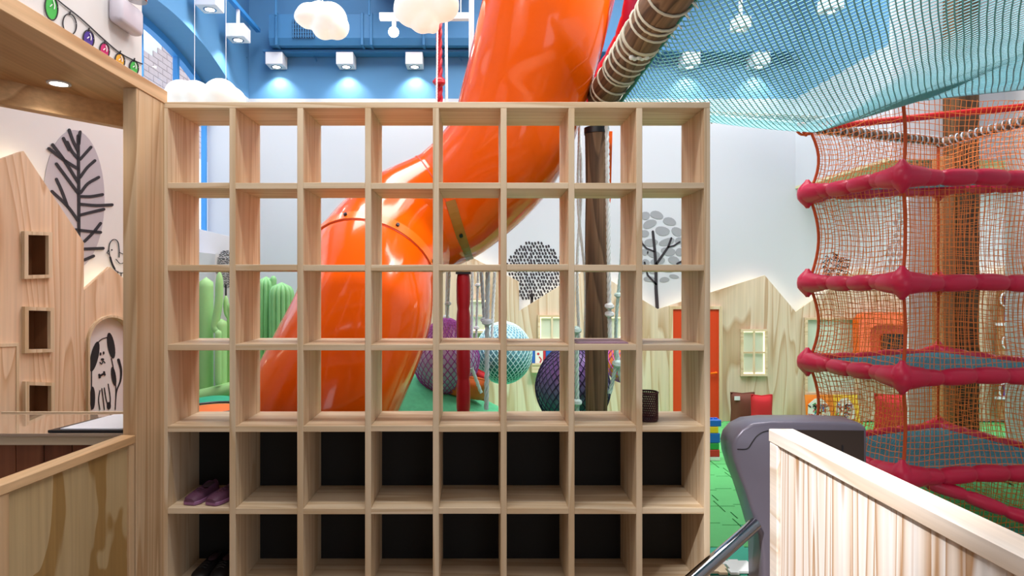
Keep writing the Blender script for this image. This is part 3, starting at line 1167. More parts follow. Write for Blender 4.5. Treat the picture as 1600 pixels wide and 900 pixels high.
# painted partition in front of the arched window
gp = MB().prism([P(286, 352, 5.55), P(386, 376, 5.55), P(386, 684, 5.55), P(286, 684, 5.55)], (0, 0.03, 0)).build('white_partition', 'white_booth')
tag(gp, 'low off-white partition with a sloping top behind the cactus cushions', 'partition')

# ================================================================== WALL DRAWINGS
def stroke(mb, pts, w, fn, vec, taper=None):
    """a flat drawn line of constant pixel width, round ended, as thin decal"""
    n = len(pts)
    L, R = [], []
    for i in range(n):
        a = pts[max(0, i - 1)]
        c = pts[min(n - 1, i + 1)]
        dx, dy = c[0] - a[0], c[1] - a[1]
        l = math.hypot(dx, dy) or 1
        ww = (w if taper is None else w + (taper - w) * i / max(1, n - 1)) / 2
        ox, oy = -dy / l * ww, dx / l * ww
        L.append((pts[i][0] + ox, pts[i][1] + oy))
        R.append((pts[i][0] - ox, pts[i][1] - oy))
    (x0, y0), (x1, y1) = pts[0], pts[-1]

    def cap(c, p, q):
        a0 = math.atan2(p[1] - c[1], p[0] - c[0])
        r = math.hypot(p[0] - c[0], p[1] - c[1])
        a1 = math.atan2(q[1] - c[1], q[0] - c[0])
        return a0, r
    a0, r0 = cap(pts[-1], L[-1], R[-1])
    end = [(x1 + r0 * math.cos(a0 - PI * k / 5), y1 + r0 * math.sin(a0 - PI * k / 5)) for k in range(1, 5)]
    a1, r1 = cap(pts[0], R[0], L[0])
    start = [(x0 + r1 * math.cos(a1 - PI * k / 5), y0 + r1 * math.sin(a1 - PI * k / 5)) for k in range(1, 5)]
    outline = L + end + R[::-1] + start
    mb.prism_holes(outline, [], fn, vec)


def blob(mb, cx, cy, rx, ry, fn, vec, rot=0, n=20, lump=0.0, ph=0.0):
    o = []
    for i in range(n):
        a = 2 * PI * i / n
        k = 1 + lump * math.sin(2 * a + ph) + lump * 0.6 * math.cos(3 * a + ph * 2)
        x, y = rx * k * math.cos(a), ry * k * math.sin(a)
        o.append((cx + x * math.cos(rot) - y * math.sin(rot), cy + x * math.sin(rot) + y * math.cos(rot)))
    mb.prism_holes(o, [], fn, vec)


def curve2(pts, n=6):
    return [(p.x, p.y) for p in catmull([Vector((a, c, 0)) for a, c in pts], n)]


# --- far wall trees
fw = lambda u, v: P(u, v, YF - 0.0015)
fv = (0, -0.002, 0)
t = thing('tree_mural', 'round wall-painted tree of short black dashes above the shelf ropes', 'mural', tuple(P(835, 430, YF)), 'tree drawings on the walls')
mb = MB()
rnd = random.Random(3)
for j in range(17):
    for i in range(19):
        x = 793 + i * 4.8 + (2.4 if j % 2 else 0) + rnd.uniform(-.8, .8)
        y = 380 + j * 5.4 + rnd.uniform(-.8, .8)
        if ((x - 836) / 45) ** 2 + ((y - 424) / 47) ** 2 < 1 and not (y > 446 and abs(x - 836) > 36):
            stroke(mb, [(x - 0.3, y - 0.9), (x + 0.3, y + 0.9)], 3.0, fw, fv)
mb.build('dash_marks', 'ink', t)
mb = MB()
stroke(mb, [(831, 460), (831, 480)], 4.5, fw, fv)
mb.build('trunk', 'ink', t)

t = thing('tree_mural', 'wall-painted tree with grey pebble leaves and a black trunk', 'mural', tuple(P(1035, 400, YF)), 'tree drawings on the walls')
mb = MB()
rnd = random.Random(5)
for (x, y, rx, ry) in ((1008, 337, 8, 6), (1026, 336, 11, 6), (1046, 346, 11, 6), (1015, 350, 11, 6.5), (1035, 361, 12, 7), (1058, 362, 9, 7), (1006, 365, 8, 6),
                       (1017, 379, 11, 6), (1042, 378, 12, 6), (1062, 376, 8, 5), (1007, 394, 6, 5), (1021, 397, 10, 6), (1044, 393, 11, 7), (1062, 394, 7, 6),
                       (1028, 408, 11, 6), (1053, 407, 10, 6), (1009, 410, 6, 5), (1014, 436, 9, 4), (1038, 437, 8, 4), (1053, 432, 8, 3), (1000, 380, 5, 6), (1070, 384, 6, 7),
                       (1072, 400, 6, 6), (998, 402, 6, 6), (1022, 422, 9, 5), (1046, 421, 9, 5), (1066, 415, 7, 5), (1002, 424, 6, 5)):
    blob(mb, x, y, rx, ry, fw, fv, rot=rnd.uniform(-.3, .3), n=14, lump=0.07, ph=rnd.uniform(0, 6))
mb.build('pebble_leaves', 'ink_leaf', t)
mb = MB()
fw2 = lambda u, v: P(u, v, YF - 0.004)
stroke(mb, [(1020, 362), (1023, 390), (1025, 420), (1025, 450), (1027, 483)], 4, fw2, fv, taper=5.5)
stroke(mb, [(1049, 372), (1044, 386), (1026, 412)], 3, fw2, fv, taper=4)
stroke(mb, [(1062, 378), (1053, 384), (1044, 386)], 2.6, fw2, fv)
stroke(mb, [(1003, 380), (1010, 388), (1022, 393)], 2.6, fw2, fv)
stroke(mb, [(1007, 410), (1012, 430), (1025, 444)], 3, fw2, fv)
stroke(mb, [(1066, 408), (1058, 412)], 3, fw2, fv)
mb.build('trunk', 'ink', t)

t = thing('tree_mural', 'wall-painted dandelion of curly brown strokes behind the net tower', 'mural', tuple(P(1307, 420, YF)), 'tree drawings on the walls')
mb = MB()
rnd = random.Random(8)
for k in range(90):
    a, r = rnd.uniform(0, 2 * PI), math.sqrt(rnd.random())
    x, y = 1307 + 22 * r * math.cos(a), 418 + 24 * r * math.sin(a)
    if y > 400 or abs(x - 1311) < 12:
        stroke(mb, curve2([(x - 2.5, y), (x, y - 1.6), (x + 2.5, y + 0.5)], 2), 1.1, fw, fv)
mb.build('curls', 'ink', t)
t = thing('tree_mural', 'wall-painted tree of grey dots behind the corner rope of the net tower', 'mural', tuple(P(1405, 380, YF)), 'tree drawings on the walls')
mb = MB()
for j in range(10):
    for i in range(6):
        x, y = 1387 + i * 9 + (4 if j % 2 else 0), 338 + j * 10
        if abs(x - 1412) < 8 + (y - 330) * 0.28 and x < 1424:
            blob(mb, x, y, 3.4, 4, fw, fv, n=8)
mb.build('dots', 'ink_leaf', t)
gw = lambda u, v: P(u, v, 5.55 - 0.0015)
t = thing('tree_mural', 'small oval tree of dark flecks on the low off-white partition', 'mural', tuple(P(352, 420, 5.55)), 'tree drawings on the walls')
mb = MB()
rnd = random.Random(4)
for j in range(22):
    for i in range(12):
        x, y = 338 + i * 2.6 + rnd.uniform(-.6, .6), 389 + j * 2.8 + rnd.uniform(-.6, .6)
        if ((x - 353) / 15) ** 2 + ((y - 420) / 30) ** 2 < 1:
            stroke(mb, [(x - 0.7, y), (x + 0.7, y + rnd.uniform(-1, 1))], 1.0, gw, fv)
mb.build('flecks', 'ink', t)
mb = MB()
stroke(mb, [(353, 446), (353, 470)], 2.5, gw, fv)
mb.build('trunk', 'ink', t)

# --- booth back wall: branch tree and bird
BP1 = B0 + BN * 0.0015
BP2 = B0 + BN * 0.0045
bf1 = lambda u, v: on_plane(u, v, BP1, BN)
bf2 = lambda u, v: on_plane(u, v, BP2, BN)
bv = BN * 0.002
t = thing('tree_mural', 'large grey oval tree with bold black branches on the booth wall', 'mural', tuple(on_plane(115, 310, B0, BN)), 'tree drawings on the walls')
mb = MB()
blob(mb, 115, 312, 48, 109, bf1, bv, n=48)
mb.build('crown', 'ink_grey', t)
for br in ([(122, 212), (123, 300), (123, 372)], [(76, 232), (100, 250), (122, 264)], [(88, 256), (105, 279), (122, 302)], [(88, 280), (97, 300), (105, 322)],
           [(81, 299), (105, 322), (122, 345)], [(82, 226), (100, 250), (122, 285)], [(105, 222), (112, 236), (121, 247)], [(142, 230), (125, 249)],
           [(148, 251), (136, 262), (125, 277)], [(154, 277), (137, 287), (126, 301)], [(160, 304), (142, 307), (127, 307)], [(175, 320), (150, 321), (125, 319)],
           [(162, 327), (145, 331), (125, 336)], [(157, 349), (145, 364), (132, 377)], [(157, 363), (135, 361), (118, 359)], [(161, 388), (132, 389)],
           [(146, 400), (132, 406)], [(108, 203), (114, 220), (122, 236)], [(125, 206), (123, 225)], [(99, 216), (108, 234)]):
    mb = MB()
    stroke(mb, curve2(br, 4) if len(br) > 2 else br, 4.6, bf2, bv)
    mb.build('branch', 'ink', t)
t = thing('bird_mural', 'small outlined bird drawn on the booth wall beside the big tree', 'mural', tuple(on_plane(182, 400, B0, BN)))
t['category'] = 'mural'
mb = MB()
stroke(mb, curve2([(186, 402), (186, 390), (184, 378), (178, 374), (172, 379), (170, 390), (172, 402), (178, 420), (190, 427), (198, 420)], 5), 1.2, bf2, bv)
stroke(mb, curve2([(186, 394), (192, 397), (199, 398)], 4), 1.0, bf2, bv)
stroke(mb, curve2([(181, 405), (188, 412), (197, 408)], 4), 1.0, bf2, bv)
stroke(mb, [(170, 390), (167, 395), (171, 398)], 1.0, bf2, bv)
blob(mb, 174.5, 390.5, 1.1, 1.3, bf2, bv, n=10)
stroke(mb, curve2([(172, 402), (175, 412), (179, 420)], 4), 2.6, bf2, bv)
stroke(mb, [(184, 424), (183, 431)], 1.0, bf2, bv)
stroke(mb, [(189, 426), (189, 433)], 1.0, bf2, bv)
mb.build('outline', 'ink', t)

# ------------------------------------------------------------------ booth plywood houses
HP = B0 + BN * 0.14
hf = lambda u, v: on_plane(u, v, HP, BN)
hvec = -BN * 0.02


def px_z(px, z):
    p = on_plane(px, 500, HP, BN)
    return VY + (CAMZ - z) / p.y * F


def at_plane(P0):
    return lambda u, v: on_plane(u, v, P0, BN)


t = thing('plywood_house', 'tall plywood house with three dark square niches in the reception booth', 'playhouse front', tuple(on_plane(70, 640, HP, BN)), 'plywood house fronts')
t.location.z = 0
outer = [(-60, 272), (0, 249), (37, 236), (131, 379), (131, px_z(131, 0)), (-60, px_z(-60, 0))]
wins = [(44.5, 76, 367, 430), (45, 79, 485, 546), (46, 80, 602, 668)]
holes = [[(x0, y0), (x1, y0 + 1), (x1, y1 - 1), (x0, y1)] for x0, x1, y0, y1 in wins]
MB().prism_holes(outer, holes, hf, hvec).build('board', 'plywood_booth', t)
for x0, x1, y0, y1 in wins:
    fr = MB()
    fr.prism_holes([(x0 - 6, y0 - 6), (x1 + 6, y0 - 4), (x1 + 6, y1 + 4), (x0 - 6, y1 + 6)], [[(x0, y0), (x1, y0 + 1), (x1, y1 - 1), (x0, y1)]],
                   at_plane(HP + BN * 0.018), -BN * 0.018)
    f = fr.build('window_frame', 'pine_z', t)
    ni = MB()
    q = [on_plane(x, y, HP - BN * 0.02, BN) for x, y in ((x0, y0), (x1, y0 + 1), (x1, y1 - 1), (x0, y1))]
    r_ = [p - BN * 0.10 for p in q]
    base = len(ni.v)
    ni.v += q + r_
    for i in range(4):
        j = (i + 1) % 4
        ni.f.append([i, j, 4 + j, 4 + i])
    ni.f.append([4, 5, 6, 7])
    ni.build('niche', 'niche_wood', f)
MB().prism_holes([(-40, 545), (26, 541), (26, 700), (-40, 700)], [], at_plane(HP + BN * 0.010), -BN * 0.009).build('door_leaf', 'plywood_booth', t)
MB().prism_holes([(-60, 546), (-60, 540), (30, 536), (30, 700), (26, 700), (26, 541)], [], at_plane(HP + BN * 0.014), -BN * 0.013).build('door_frame', 'pine_z', t)
LP = HP - BN * 0.07
for a, c in zip(outer[:3], outer[1:4]):
    MB().tube([on_plane(a[0] - 2, a[1] + 8, LP, BN), on_plane(c[0] - 2, c[1] + 8, LP, BN)], 0.006, n=6).build('light_strip', 'led_warm', t)
t = thing('plywood_house', 'plywood house with an arched dog picture in the reception booth', 'playhouse front', tuple(on_plane(160, 640, HP, BN)), 'plywood house fronts')
t.location.z = 0
outer = [(131.5, 453), (172, 417), (225, 462), (225, px_z(225, 0)), (131.5, px_z(131.5, 0))]
arch = [(141, 680)] + [(176 - 35 * math.cos(a), 536 - 40 * math.sin(a)) for a in [PI * i / 16 for i in range(17)]] + [(211, 680)]
MB().prism_holes(outer, [arch], hf, hvec).build('board', 'plywood_booth', t)
arch2 = [(138, 680)] + [(176 - 38 * math.cos(a), 536 - 43.5 * math.sin(a)) for a in [PI * i / 16 for i in range(17)]] + [(214, 680)]
MB().prism_holes(arch2, [], at_plane(HP - BN * 0.03), -BN * 0.01).build('arch_back', 'ink_white', t)
mb = MB()
for (a, c, d, e) in zip(arch, arch[1:], arch2, arch2[1:]):
    q = [on_plane(*p, HP + BN * 0.015, BN) for p in (a, c, e, d)]
    mb.quadbox(q + [p - BN * 0.045 for p in q])
mb.build('arch_frame', 'pine_z', t)
for a, c in zip(outer[:2], outer[1:3]):
    MB().tube([on_plane(a[0], a[1] + 8, LP, BN), on_plane(c[0], c[1] + 8, LP, BN)], 0.006, n=6).build('light_strip', 'led_warm', t)
df = at_plane(HP - BN * 0.0285)
dg = thing('dog_drawing', 'black and white spotted dog drawing inside the plywood arch', 'mural', tuple(on_plane(165, 590, HP, BN)))
mb = MB()
dv = BN * 0.0015
blob(mb, 147.5, 557, 6, 24, df, dv, rot=0.22)
blob(mb, 173.5, 540, 5.5, 20.5, df, dv, rot=-0.17)
mb.build('ear', 'ink', dg)
mb = MB()
blob(mb, 157, 553, 1.3, 2.6, df, dv, n=10)
blob(mb, 161.8, 551.5, 1.3, 2.6, df, dv, n=10)
blob(mb, 160, 561.5, 2.6, 1.9, df, dv, n=10)
stroke(mb, curve2([(156, 566), (159, 569), (161, 564), (164, 567)], 4), 1.2, df, dv)
mb.build('face', 'ink', dg)
mb = MB()
stroke(mb, curve2([(152, 536), (159, 530), (168, 527)], 5), 1.4, df, dv)
stroke(mb, curve2([(143, 578), (143, 600), (143, 640)], 5), 1.2, df, dv)
stroke(mb, curve2([(174, 560), (177, 575), (181, 605), (180, 640)], 5), 1.2, df, dv)
stroke(mb, curve2([(156, 610), (154, 625), (156, 640)], 5), 1.3, df, dv)
stroke(mb, curve2([(159, 607), (161, 622), (163, 640)], 5), 1.3, df, dv)
stroke(mb, curve2([(163, 606), (166, 625), (170, 636)], 5), 1.3, df, dv)
stroke(mb, curve2([(169, 600), (172, 620), (172, 632)], 5), 1.3, df, dv)
stroke(mb, curve2([(185, 562), (189, 578), (188, 595), (182, 612), (180, 638)], 6), 4.0, df, dv, taper=1.0)
mb.build('outline', 'ink', dg)
mb = MB()
blob(mb, 144.5, 622, 4, 18, df, dv)
blob(mb, 177.5, 588, 3.5, 15, df, dv, rot=-0.15)
blob(mb, 170, 634, 3, 6, df, dv)
stroke(mb, [(155.5, 587.5), (163, 583.5)], 3.0, df, dv)
for x, y in ((155, 585.5), (155.8, 589.5), (162.5, 581.5), (163.5, 585.5)):
    blob(mb, x, y, 1.6, 1.6, df, dv, n=8)
mb.build('patches', 'ink', dg)

# ------------------------------------------------------------------ booth counter, gate
ZC0 = 0.772
ct = thing('reception_counter', 'low reception counter with a glassy top inside the booth', 'counter', (-1.8, 2.65, 0))
MB().box(-2.12, -1.36, 2.455, 2.84, ZC0 - 0.012, ZC0).build('glass_top', 'counter_glass', ct, bevel=0.001)
MB().box(-2.12, -1.36, 2.838, 2.848, ZC0 - 0.02, ZC0 + 0.006).build('rear_edge', 'pine_x', ct)
MB().box(-2.12, -1.36, 2.46, 2.50, ZC0 - 0.045, ZC0 - 0.013).build('front_edge', 'pine_x', ct)
for k in range(7):
    x = -2.12 + k * 0.109
    MB().box(x + 0.0015, x + 0.1075, 2.475, 2.495, 0, ZC0 - 0.046).build('plank', 'plank_brown', ct, bevel=0.0015)
a = P(75, 676, 2.47)
cb_ = thing('clipboard', 'black clipboard with white papers on the reception counter', 'clipboard', (-1.52, 2.6, ZC0))
zc = ZC0 + 0.001
MB().prism([(-1.66, 2.462, zc), (-1.375, 2.462, zc), (-1.375, 2.78, zc), (-1.60, 2.70, zc)], (0, 0, 0.010)).build('board', 'black_plastic', cb_)
MB().prism([(-1.62, 2.475, zc + 0.0101), (-1.38, 2.475, zc + 0.0101), (-1.38, 2.77, zc + 0.0101), (-1.565, 2.74, zc + 0.0101)], (0, 0, 0.004)).build('paper', 'paper', cb_)

gd = Vector((-0.10, -1.0, 0)).normalized()
gn = Vector((1.0, -0.10, 0)).normalized()
g0 = Vector((XB0 + 0.0, YP - 0.004, 0))
gate = thing('swing_gate', 'low plywood swing gate below the booth opening', 'gate', tuple(g0))


def gbox(t0, t1, n0, n1, z0, z1):
    p = [g0 + gd * t0 + gn * n0, g0 + gd * t1 + gn * n0, g0 + gd * t1 + gn * n1, g0 + gd * t0 + gn * n1]
    return MB().quadbox([q + Vector((0, 0, z0)) for q in p] + [q + Vector((0, 0, z1)) for q in p])


ZG = 0.775
gbox(0.035, 0.575, -0.030, -0.012, 0.06, ZG - 0.03).build('plywood_panel', 'plywood_gate', gate)
gbox(0.005, 0.035, -0.036, -0.002, 0.05, ZG - 0.03).build('stile', 'post_pine', gate, bevel=0.002)
gbox(0.575, 0.615, -0.036, -0.002, 0.05, ZG - 0.03).build('stile', 'post_pine', gate, bevel=0.002)
gbox(0.005, 0.615, -0.055, 0.002, ZG - 0.03, ZG).build('cap_rail', 'beam_pine', gate, bevel=0.002)
gate2 = thing('booth_side_panel', 'plywood side panel at the near end of the swing gate', 'panel', tuple(g0 + gd * 0.9))
gbox(0.62, 1.4, -0.036, -0.006, 0.0, ZG - 0.035).build('plywood_panel', 'plywood_gate', gate2)
gbox(0.62, 1.4, -0.055, 0.0, ZG - 0.035, ZG - 0.005).build('cap_rail', 'beam_pine', gate2, bevel=0.002)

# recessed downlight of the booth ceiling
dl = thing('recessed_downlight', 'small glowing recessed downlight in the booth soffit', 'ceiling light', (-1.567, 2.385, 2.095))
c = Vector((-1.567, 2.385, 2.094))
MB().lathe([(0.040, 0.0), (0.040, -0.004), (0.030, -0.004), (0.030, 0.0)], c, 20).build('bezel', 'white_metal', dl)
MB().lathe([(0.029, -0.001), (0.029, -0.003)], c, 20).build('lens', 'downlight_glow', dl)
spot_light('downlight_beam', c - Vector((0, 0, 0.02)), c - Vector((0, 0, 1)), 14, 130, 0.8, (1, 0.9, 0.78), 0.03, parent=dl)

# string of painted light bulbs on the booth front wall
XW = XB0 - 0.0199
WN = Vector((1, 0, 0))
wf = lambda u, v: on_plane(u, v, Vector((XW + 0.001, 0, 0)), WN)
wf2 = lambda u, v: on_plane(u, v, Vector((XW + 0.003, 0, 0)), WN)
wf3 = lambda u, v: on_plane(u, v, Vector((XW + 0.005, 0, 0)), WN)
wv = (0.0015, 0, 0)
bs = thing('bulb_string_mural', 'painted string of coloured light bulbs on the white booth wall', 'mural', tuple(wf(150, 60)))
mb = MB()
stroke(mb, curve2([(60, -30), (90, 0), (125, 28), (160, 60), (186, 82), (208, 94), (222, 100)], 5), 1.7, wf2, wv)
mb.build('wire', 'ink', bs)
for (x, y, rx, ry, rot, m_) in ((80, 12, 10, 20, -0.1, 'bulb_green'), (108.5, 38, 10.5, 16.5, -0.12, None), (138, 61, 8.5, 14, -0.1, 'bulb_violet'), (163, 79, 7.5, 12.5, -0.1, 'bulb_pink'),
                                (187, 95, 7.5, 12, -0.1, 'bulb_amber'), (209, 106, 7, 11.5, -0.08, 'bulb_green')):
    mb = MB()
    ring_o = []
    for i in range(29):
        a = 2 * PI * i / 28
        u, v = rx * math.cos(a), ry * math.sin(a)
        ring_o.append((x + u * math.cos(rot) - v * math.sin(rot), y + u * math.sin(rot) + v * math.cos(rot)))
    stroke(mb, ring_o, 1.5, wf2, wv)
    stroke(mb, [(x + 1, y - ry - 3), (x, y - ry + 1)], 2.0, wf2, wv)
    o = mb.build('bulb_outline', 'ink', bs)
    if m_:
        mb = MB()
        blob(mb, x, y, rx - 1.4, ry - 1.6, wf, wv, rot=rot)
        mb.build('bulb_fill', m_, bs)
        mb = MB()
        stroke(mb, curve2([(x + rx * 0.3, y - ry * 0.6), (x + rx * 0.5, y - ry * 0.2), (x + rx * 0.45, y + ry * 0.1)], 4), 1.2, wf3, wv)
        stroke(mb, [(x - rx * 0.2, y - ry * 0.1), (x + rx * 0.1, y - ry * 0.25)], 1.2, wf3, wv)
        mb.build('bulb_shine', 'ink_white', bs)

# emergency light on the same wall
ec = wf(186, 22)
em = thing('emergency_light', 'pale lavender twin-head emergency light on the white booth wall', 'emergency light', tuple(ec))
mb = MB().box(ec.x, ec.x + 0.05, ec.y - 0.075, ec.y + 0.085, ec.z - 0.055, ec.z + 0.045)
mb.build('body', 'lavender_plastic', em, bevel=0.018, seg=3, smooth=50)
for dy in (-0.03, 0.045):
    mb = MB()
    mb.lathe([(0.018, 0.03), (0.026, 0.025), (0.034, -0.015), (0.032, -0.02)], (ec.x + 0.045, ec.y + dy, ec.z + 0.085), 16)
    mb.build('lamp_head', 'chrome', em, smooth=40)

# ================================================================== RAIL WALL, right foreground
XRW = 1.03
rw = thing('low_rail_wall', 'low pine rail wall with a pale cap in the right foreground', 'rail wall', (1.07, 1.0, 0))
MB().box(XRW - 0.002, XRW + 0.085, 0.2, 2.275, 0.787, 0.832).build('cap_rail', 'rail_cap', rw, bevel=0.003)
MB().box(XRW, XRW + 0.07, 2.215, 2.272, 0, 0.786).build('end_post', 'rail_cap', rw, bevel=0.003)
MB().box(XRW + 0.03, XRW + 0.06, 0.2, 2.213, 0, 0.785).build('core', 'rail_pine', rw)
pk = None
wk = 0.1055
for k in range(19):
    y1 = 2.212 - k * wk
    if pk is None:
        pk = MB().box(XRW + 0.010, XRW + 0.029, y1 - wk + 0.0005, y1, 0, 0.783).build('plank', 'rail_pine', rw, bevel=0.001)
    else:
        inst(pk, (XRW + 0.0195, y1 - wk / 2, 0.3915), rw)

# ================================================================== TURNSTILE
YT = 2.75
ts = thing('turnstile', 'grey turnstile cabinet with a chrome arm beside the shelf', 'turnstile', (1.35, YT + 0.15, 0))
prof = [(1356, 668), (1344, 661), (1300, 659), (1205, 659), (1178, 662), (1160, 671), (1149, 684), (1145, 698), (1147, 716), (1154, 739), (1165, 766), (1177, 803), (1187, 838),
        (1191, 870), (1192, 933), (1225, 933), (1230, 800), (1244, 745), (1356, 740)]
MB().prism_holes(prof, [], lambda u, v: P(u, v, YT), (0, 0.16, 0)).build('cabinet', 'turnstile_grey', ts, bevel=0.018, seg=3, smooth=50)
MB().box(P(1192, 900, YT).x, P(1226, 900, YT).x, YT + 0.02, YT + 0.14, 0, P(1200, 930, YT).z).build('pedestal', 'turnstile_grey', ts)
MB().prism_holes([(1225, 672), (1350, 673), (1350, 730), (1240, 732), (1225, 735)], [], lambda u, v: P(u, v, YT - 0.0055), (0, 0.006, 0)).build('front_shade', 'turnstile_shaded', ts)  # dark sheet painted in for the shaded right half of the front
MB().prism_holes([(1315.5, 696), (1318, 696), (1318, 726), (1315.5, 726)], [], lambda u, v: P(u, v, YT - 0.008), (0, 0.003, 0)).build('lock_slit', 'black_plastic', ts)
sm = [P(x, y, YT - 0.001) for x, y in curve2([(1152, 702), (1164, 702), (1170, 699), (1176, 690), (1184, 680), (1196, 674), (1215, 673)], 4)]
MB().tube(sm, 0.0022, n=5).build('panel_seam', 'black_plastic', ts)
MB().ell(P(1148, 705, YT + 0.02), 0.006, 8, 6).build('screw', 'bolt_steel', ts)
a, c = P(1180, 819, 2.74), P(1060, 925, 2.44)
MB().tube([a, a.lerp(c, 0.1), c], [0.027, 0.027, 0.027], n=20).build('arm', 'chrome', ts, smooth=50)
MB().ell(c, 0.027, 16, 10).build('arm_tip', 'black_plastic', ts, smooth=60)

# ================================================================== CLOUD LAMPS
def cloud(label, lobes, Y, wires, ztop=ZC):
    c0 = P(lobes[0][0], lobes[0][1], Y)
    t = thing('cloud_lamp', label, 'pendant lamp', tuple(c0), 'glowing cloud lamps')
    mb = MB()
    for (x, y, r, dy) in lobes:
        mb.ell(P(x, y, Y + dy), r / F * Y, 24, 14)
    o = mb.build('shade', 'cloud_glow', t, normals=False)
    rm = o.modifiers.new('merge', 'REMESH')
    rm.mode = 'VOXEL'
    rm.voxel_size = 0.012
    rm.use_smooth_shade = True
    s = o.modifiers.new('soft', 'SMOOTH')
    s.factor = 0.6
    s.iterations = 10
    for (x, y, dy) in wires:
        p = P(x, y, Y + dy)
        MB().tube([p, Vector((p.x, p.y, ztop))], 0.0025, n=5).build('hanging_wire', 'white_metal', t)
    return t


cloud('small glowing cloud lamp hanging in front of the blue duct', [(482, 25, 20, 0), (500, 24, 22, 0.05), (515, 32, 28, 0.02), (526, 42, 20, 0), (507, 42, 20, 0.0), (472, 26, 13, -.03)], 4.6, [(504, 10, 0.02)])
cloud('larger glowing cloud lamp hanging left of the orange slide', [(645, 12, 30, 0), (668, 8, 32, 0.03), (692, 8, 26, 0), (660, 30, 22, 0), (676, 42, 11, 0), (632, 16, 18, 0), (704, 14, 13, 0.0)], 4.3, [(612 + 40, 0, 0.02), (690, -10, 0)])
cloud('wide glowing cloud lamp peeking over the left end of the shelf', [(283, 150, 25, 0), (305, 152, 26, 0), (345, 150, 27, 0), (362, 158, 22, 0), (322, 165, 22, 0), (295, 168, 22, 0.02)], 4.7, [(304, 128, 0), (353, 124, 0)])

# ================================================================== CUBE SPOTLIGHTS
def cube_spot(label, c, s=0.165, beam=None, power=30, hang=None):
    t = thing('cube_spotlight', label, 'spotlight', tuple(c), 'white cube spotlights')
    h = s / 2
    MB().box(c.x - h, c.x + h, c.y - h, c.y + h, c.z - h * 0.72, c.z + h * 0.72).build('housing', 'white_metal', t, bevel=0.004)
    MB().lathe([(h * 0.62, 0.0), (h * 0.62, -0.004), (h * 0.45, -0.004), (h * 0.45, 0.0)], (c.x, c.y, c.z - h * 0.72 + 0.0005), 18).build('trim_ring', 'chrome', t)
    MB().lathe([(h * 0.44, -0.001), (h * 0.44, -0.003)], (c.x, c.y, c.z - h * 0.72 + 0.0005), 18).build('lens', 'downlight_glow', t)
    if beam is not None:
        spot_light('beam', c - Vector((0, 0, h * 0.72 + 0.01)), c + Vector(beam), power, 116, 0.7, (1.0, 0.97, 0.93), 0.02, parent=t)
    if hang is not None:
        MB().box(c.x - 0.012, c.x + 0.012, c.y - 0.012, c.y + 0.012, c.z + h * 0.72, hang).build('stem', 'white_metal', t)
    return t


YS = 6.268
names = ['leftmost white cube spotlight under the blue cable tray on the far wall', 'middle white cube spotlight under the blue cable tray, left of the slide',
         'white cube spotlight under the blue cable tray nearest the orange slide']
for lb, px in zip(names, (432, 541, 648)):
    cube_spot(lb, P(px, 95, YS), beam=(0, 0.03, -1), power=20)
cube_spot('white cube spotlight seen through the ceiling net, nearer the log', P(1077, 95, YS), beam=(0, 0.03, -1), power=20)
cube_spot('white cube spotlight seen through the ceiling net, nearer the right wall', P(1185, 95, YS), beam=(0, 0.03, -1), power=20)
cube_spot('hanging white cube spotlight nearest the far corner on the left wall', P(372, 52, 5.68), beam=(-0.05, 0, -1), power=20, hang=P(372, 15, 5.68).z)
cube_spot('hanging white cube spotlight above the arched window at the frame top', P(328, 3, 5.08), beam=(-0.06, 0, -1), power=20, hang=4.1)
cube_spot('white cube spotlight high in the net beside the duct line', P(1157, 38, 5.4), s=0.13, hang=ZC)
cube_spot('white cube spotlight near the right wall at the frame top', P(1298, 8, 5.1), s=0.14, hang=ZC)

# suspended light track on the left and bracket
trk = MB().box(P(372, 10, 5.68).x - 0.02, P(372, 10, 5.68).x + 0.02, 4.6, 6.2, P(372, 15, 5.68).z, P(372, 15, 5.68).z + 0.035).build('light_track', 'blue_frame')
tag(trk, 'slim light track above the left cube spotlights', 'light track')
# white track with a bare glowing spot
tk = thing('spot_track', 'short white ceiling track with a glaring round spot', 'track light', tuple(P(660, 25, 5.0)))
a, c = P(593, 31, 5.0), P(738, 21, 5.0)
MB().box(a.x, c.x, 4.98, 5.03, a.z, c.z).build('track', 'white_metal', tk, bevel=0.003)
s0 = P(615, 50, 4.98)
MB().tube([s0 + Vector((0, 0.03, 0.12)), s0 + Vector((0, 0.02, 0.02))], 0.018, n=12).build('spot_stem', 'white_metal', tk, smooth=50)
MB().ell(s0, 0.040, 20, 12).build('spot_bulb', 'lamp_glow', tk, smooth=60)
for x in (655, 720):
    p = P(x, 21, 5.0)
    MB().tube([p, Vector((p.x, p.y, ZC))], 0.004, n=5).build('hanging_wire', 'white_metal', tk)

# ================================================================== DUCT, TRAY, PIPES
du = thing('air_duct', 'blue painted rectangular air duct along the far wall', 'duct', tuple(P(580, 50, 6.05)))
YD = 6.10
a, c = P(420, 69, YD), P(735, 22, YD)
ch = 0.06
mb = MB()
mb.prism([(a.x, YD + 0.03, a.z), (a.x, YD, a.z + ch), (a.x, YD, c.z), (a.x, YF - 0.01, c.z), (a.x, YF - 0.01, a.z)], (2.6, 0, 0))
mb.build('duct_body', 'blue_paint', du)
for x in (432, 566, 580, 662):
    q = P(x, 50, YD).x
    MB().box(q - 0.012, q + 0.012, YD - 0.014, YF - 0.012, a.z - 0.012, c.z + 0.012).build('flange', 'blue_paint', du, bevel=0.003)
gx0, gx1, gz0, gz1 = P(457, 60, YD).x, P(492, 60, YD).x, P(457, 60, YD).z, P(457, 31, YD).z
gr = MB().box(gx0, gx1, YD - 0.006, YD - 0.001, gz0, gz1).build('grille', 'grille_dark', du)
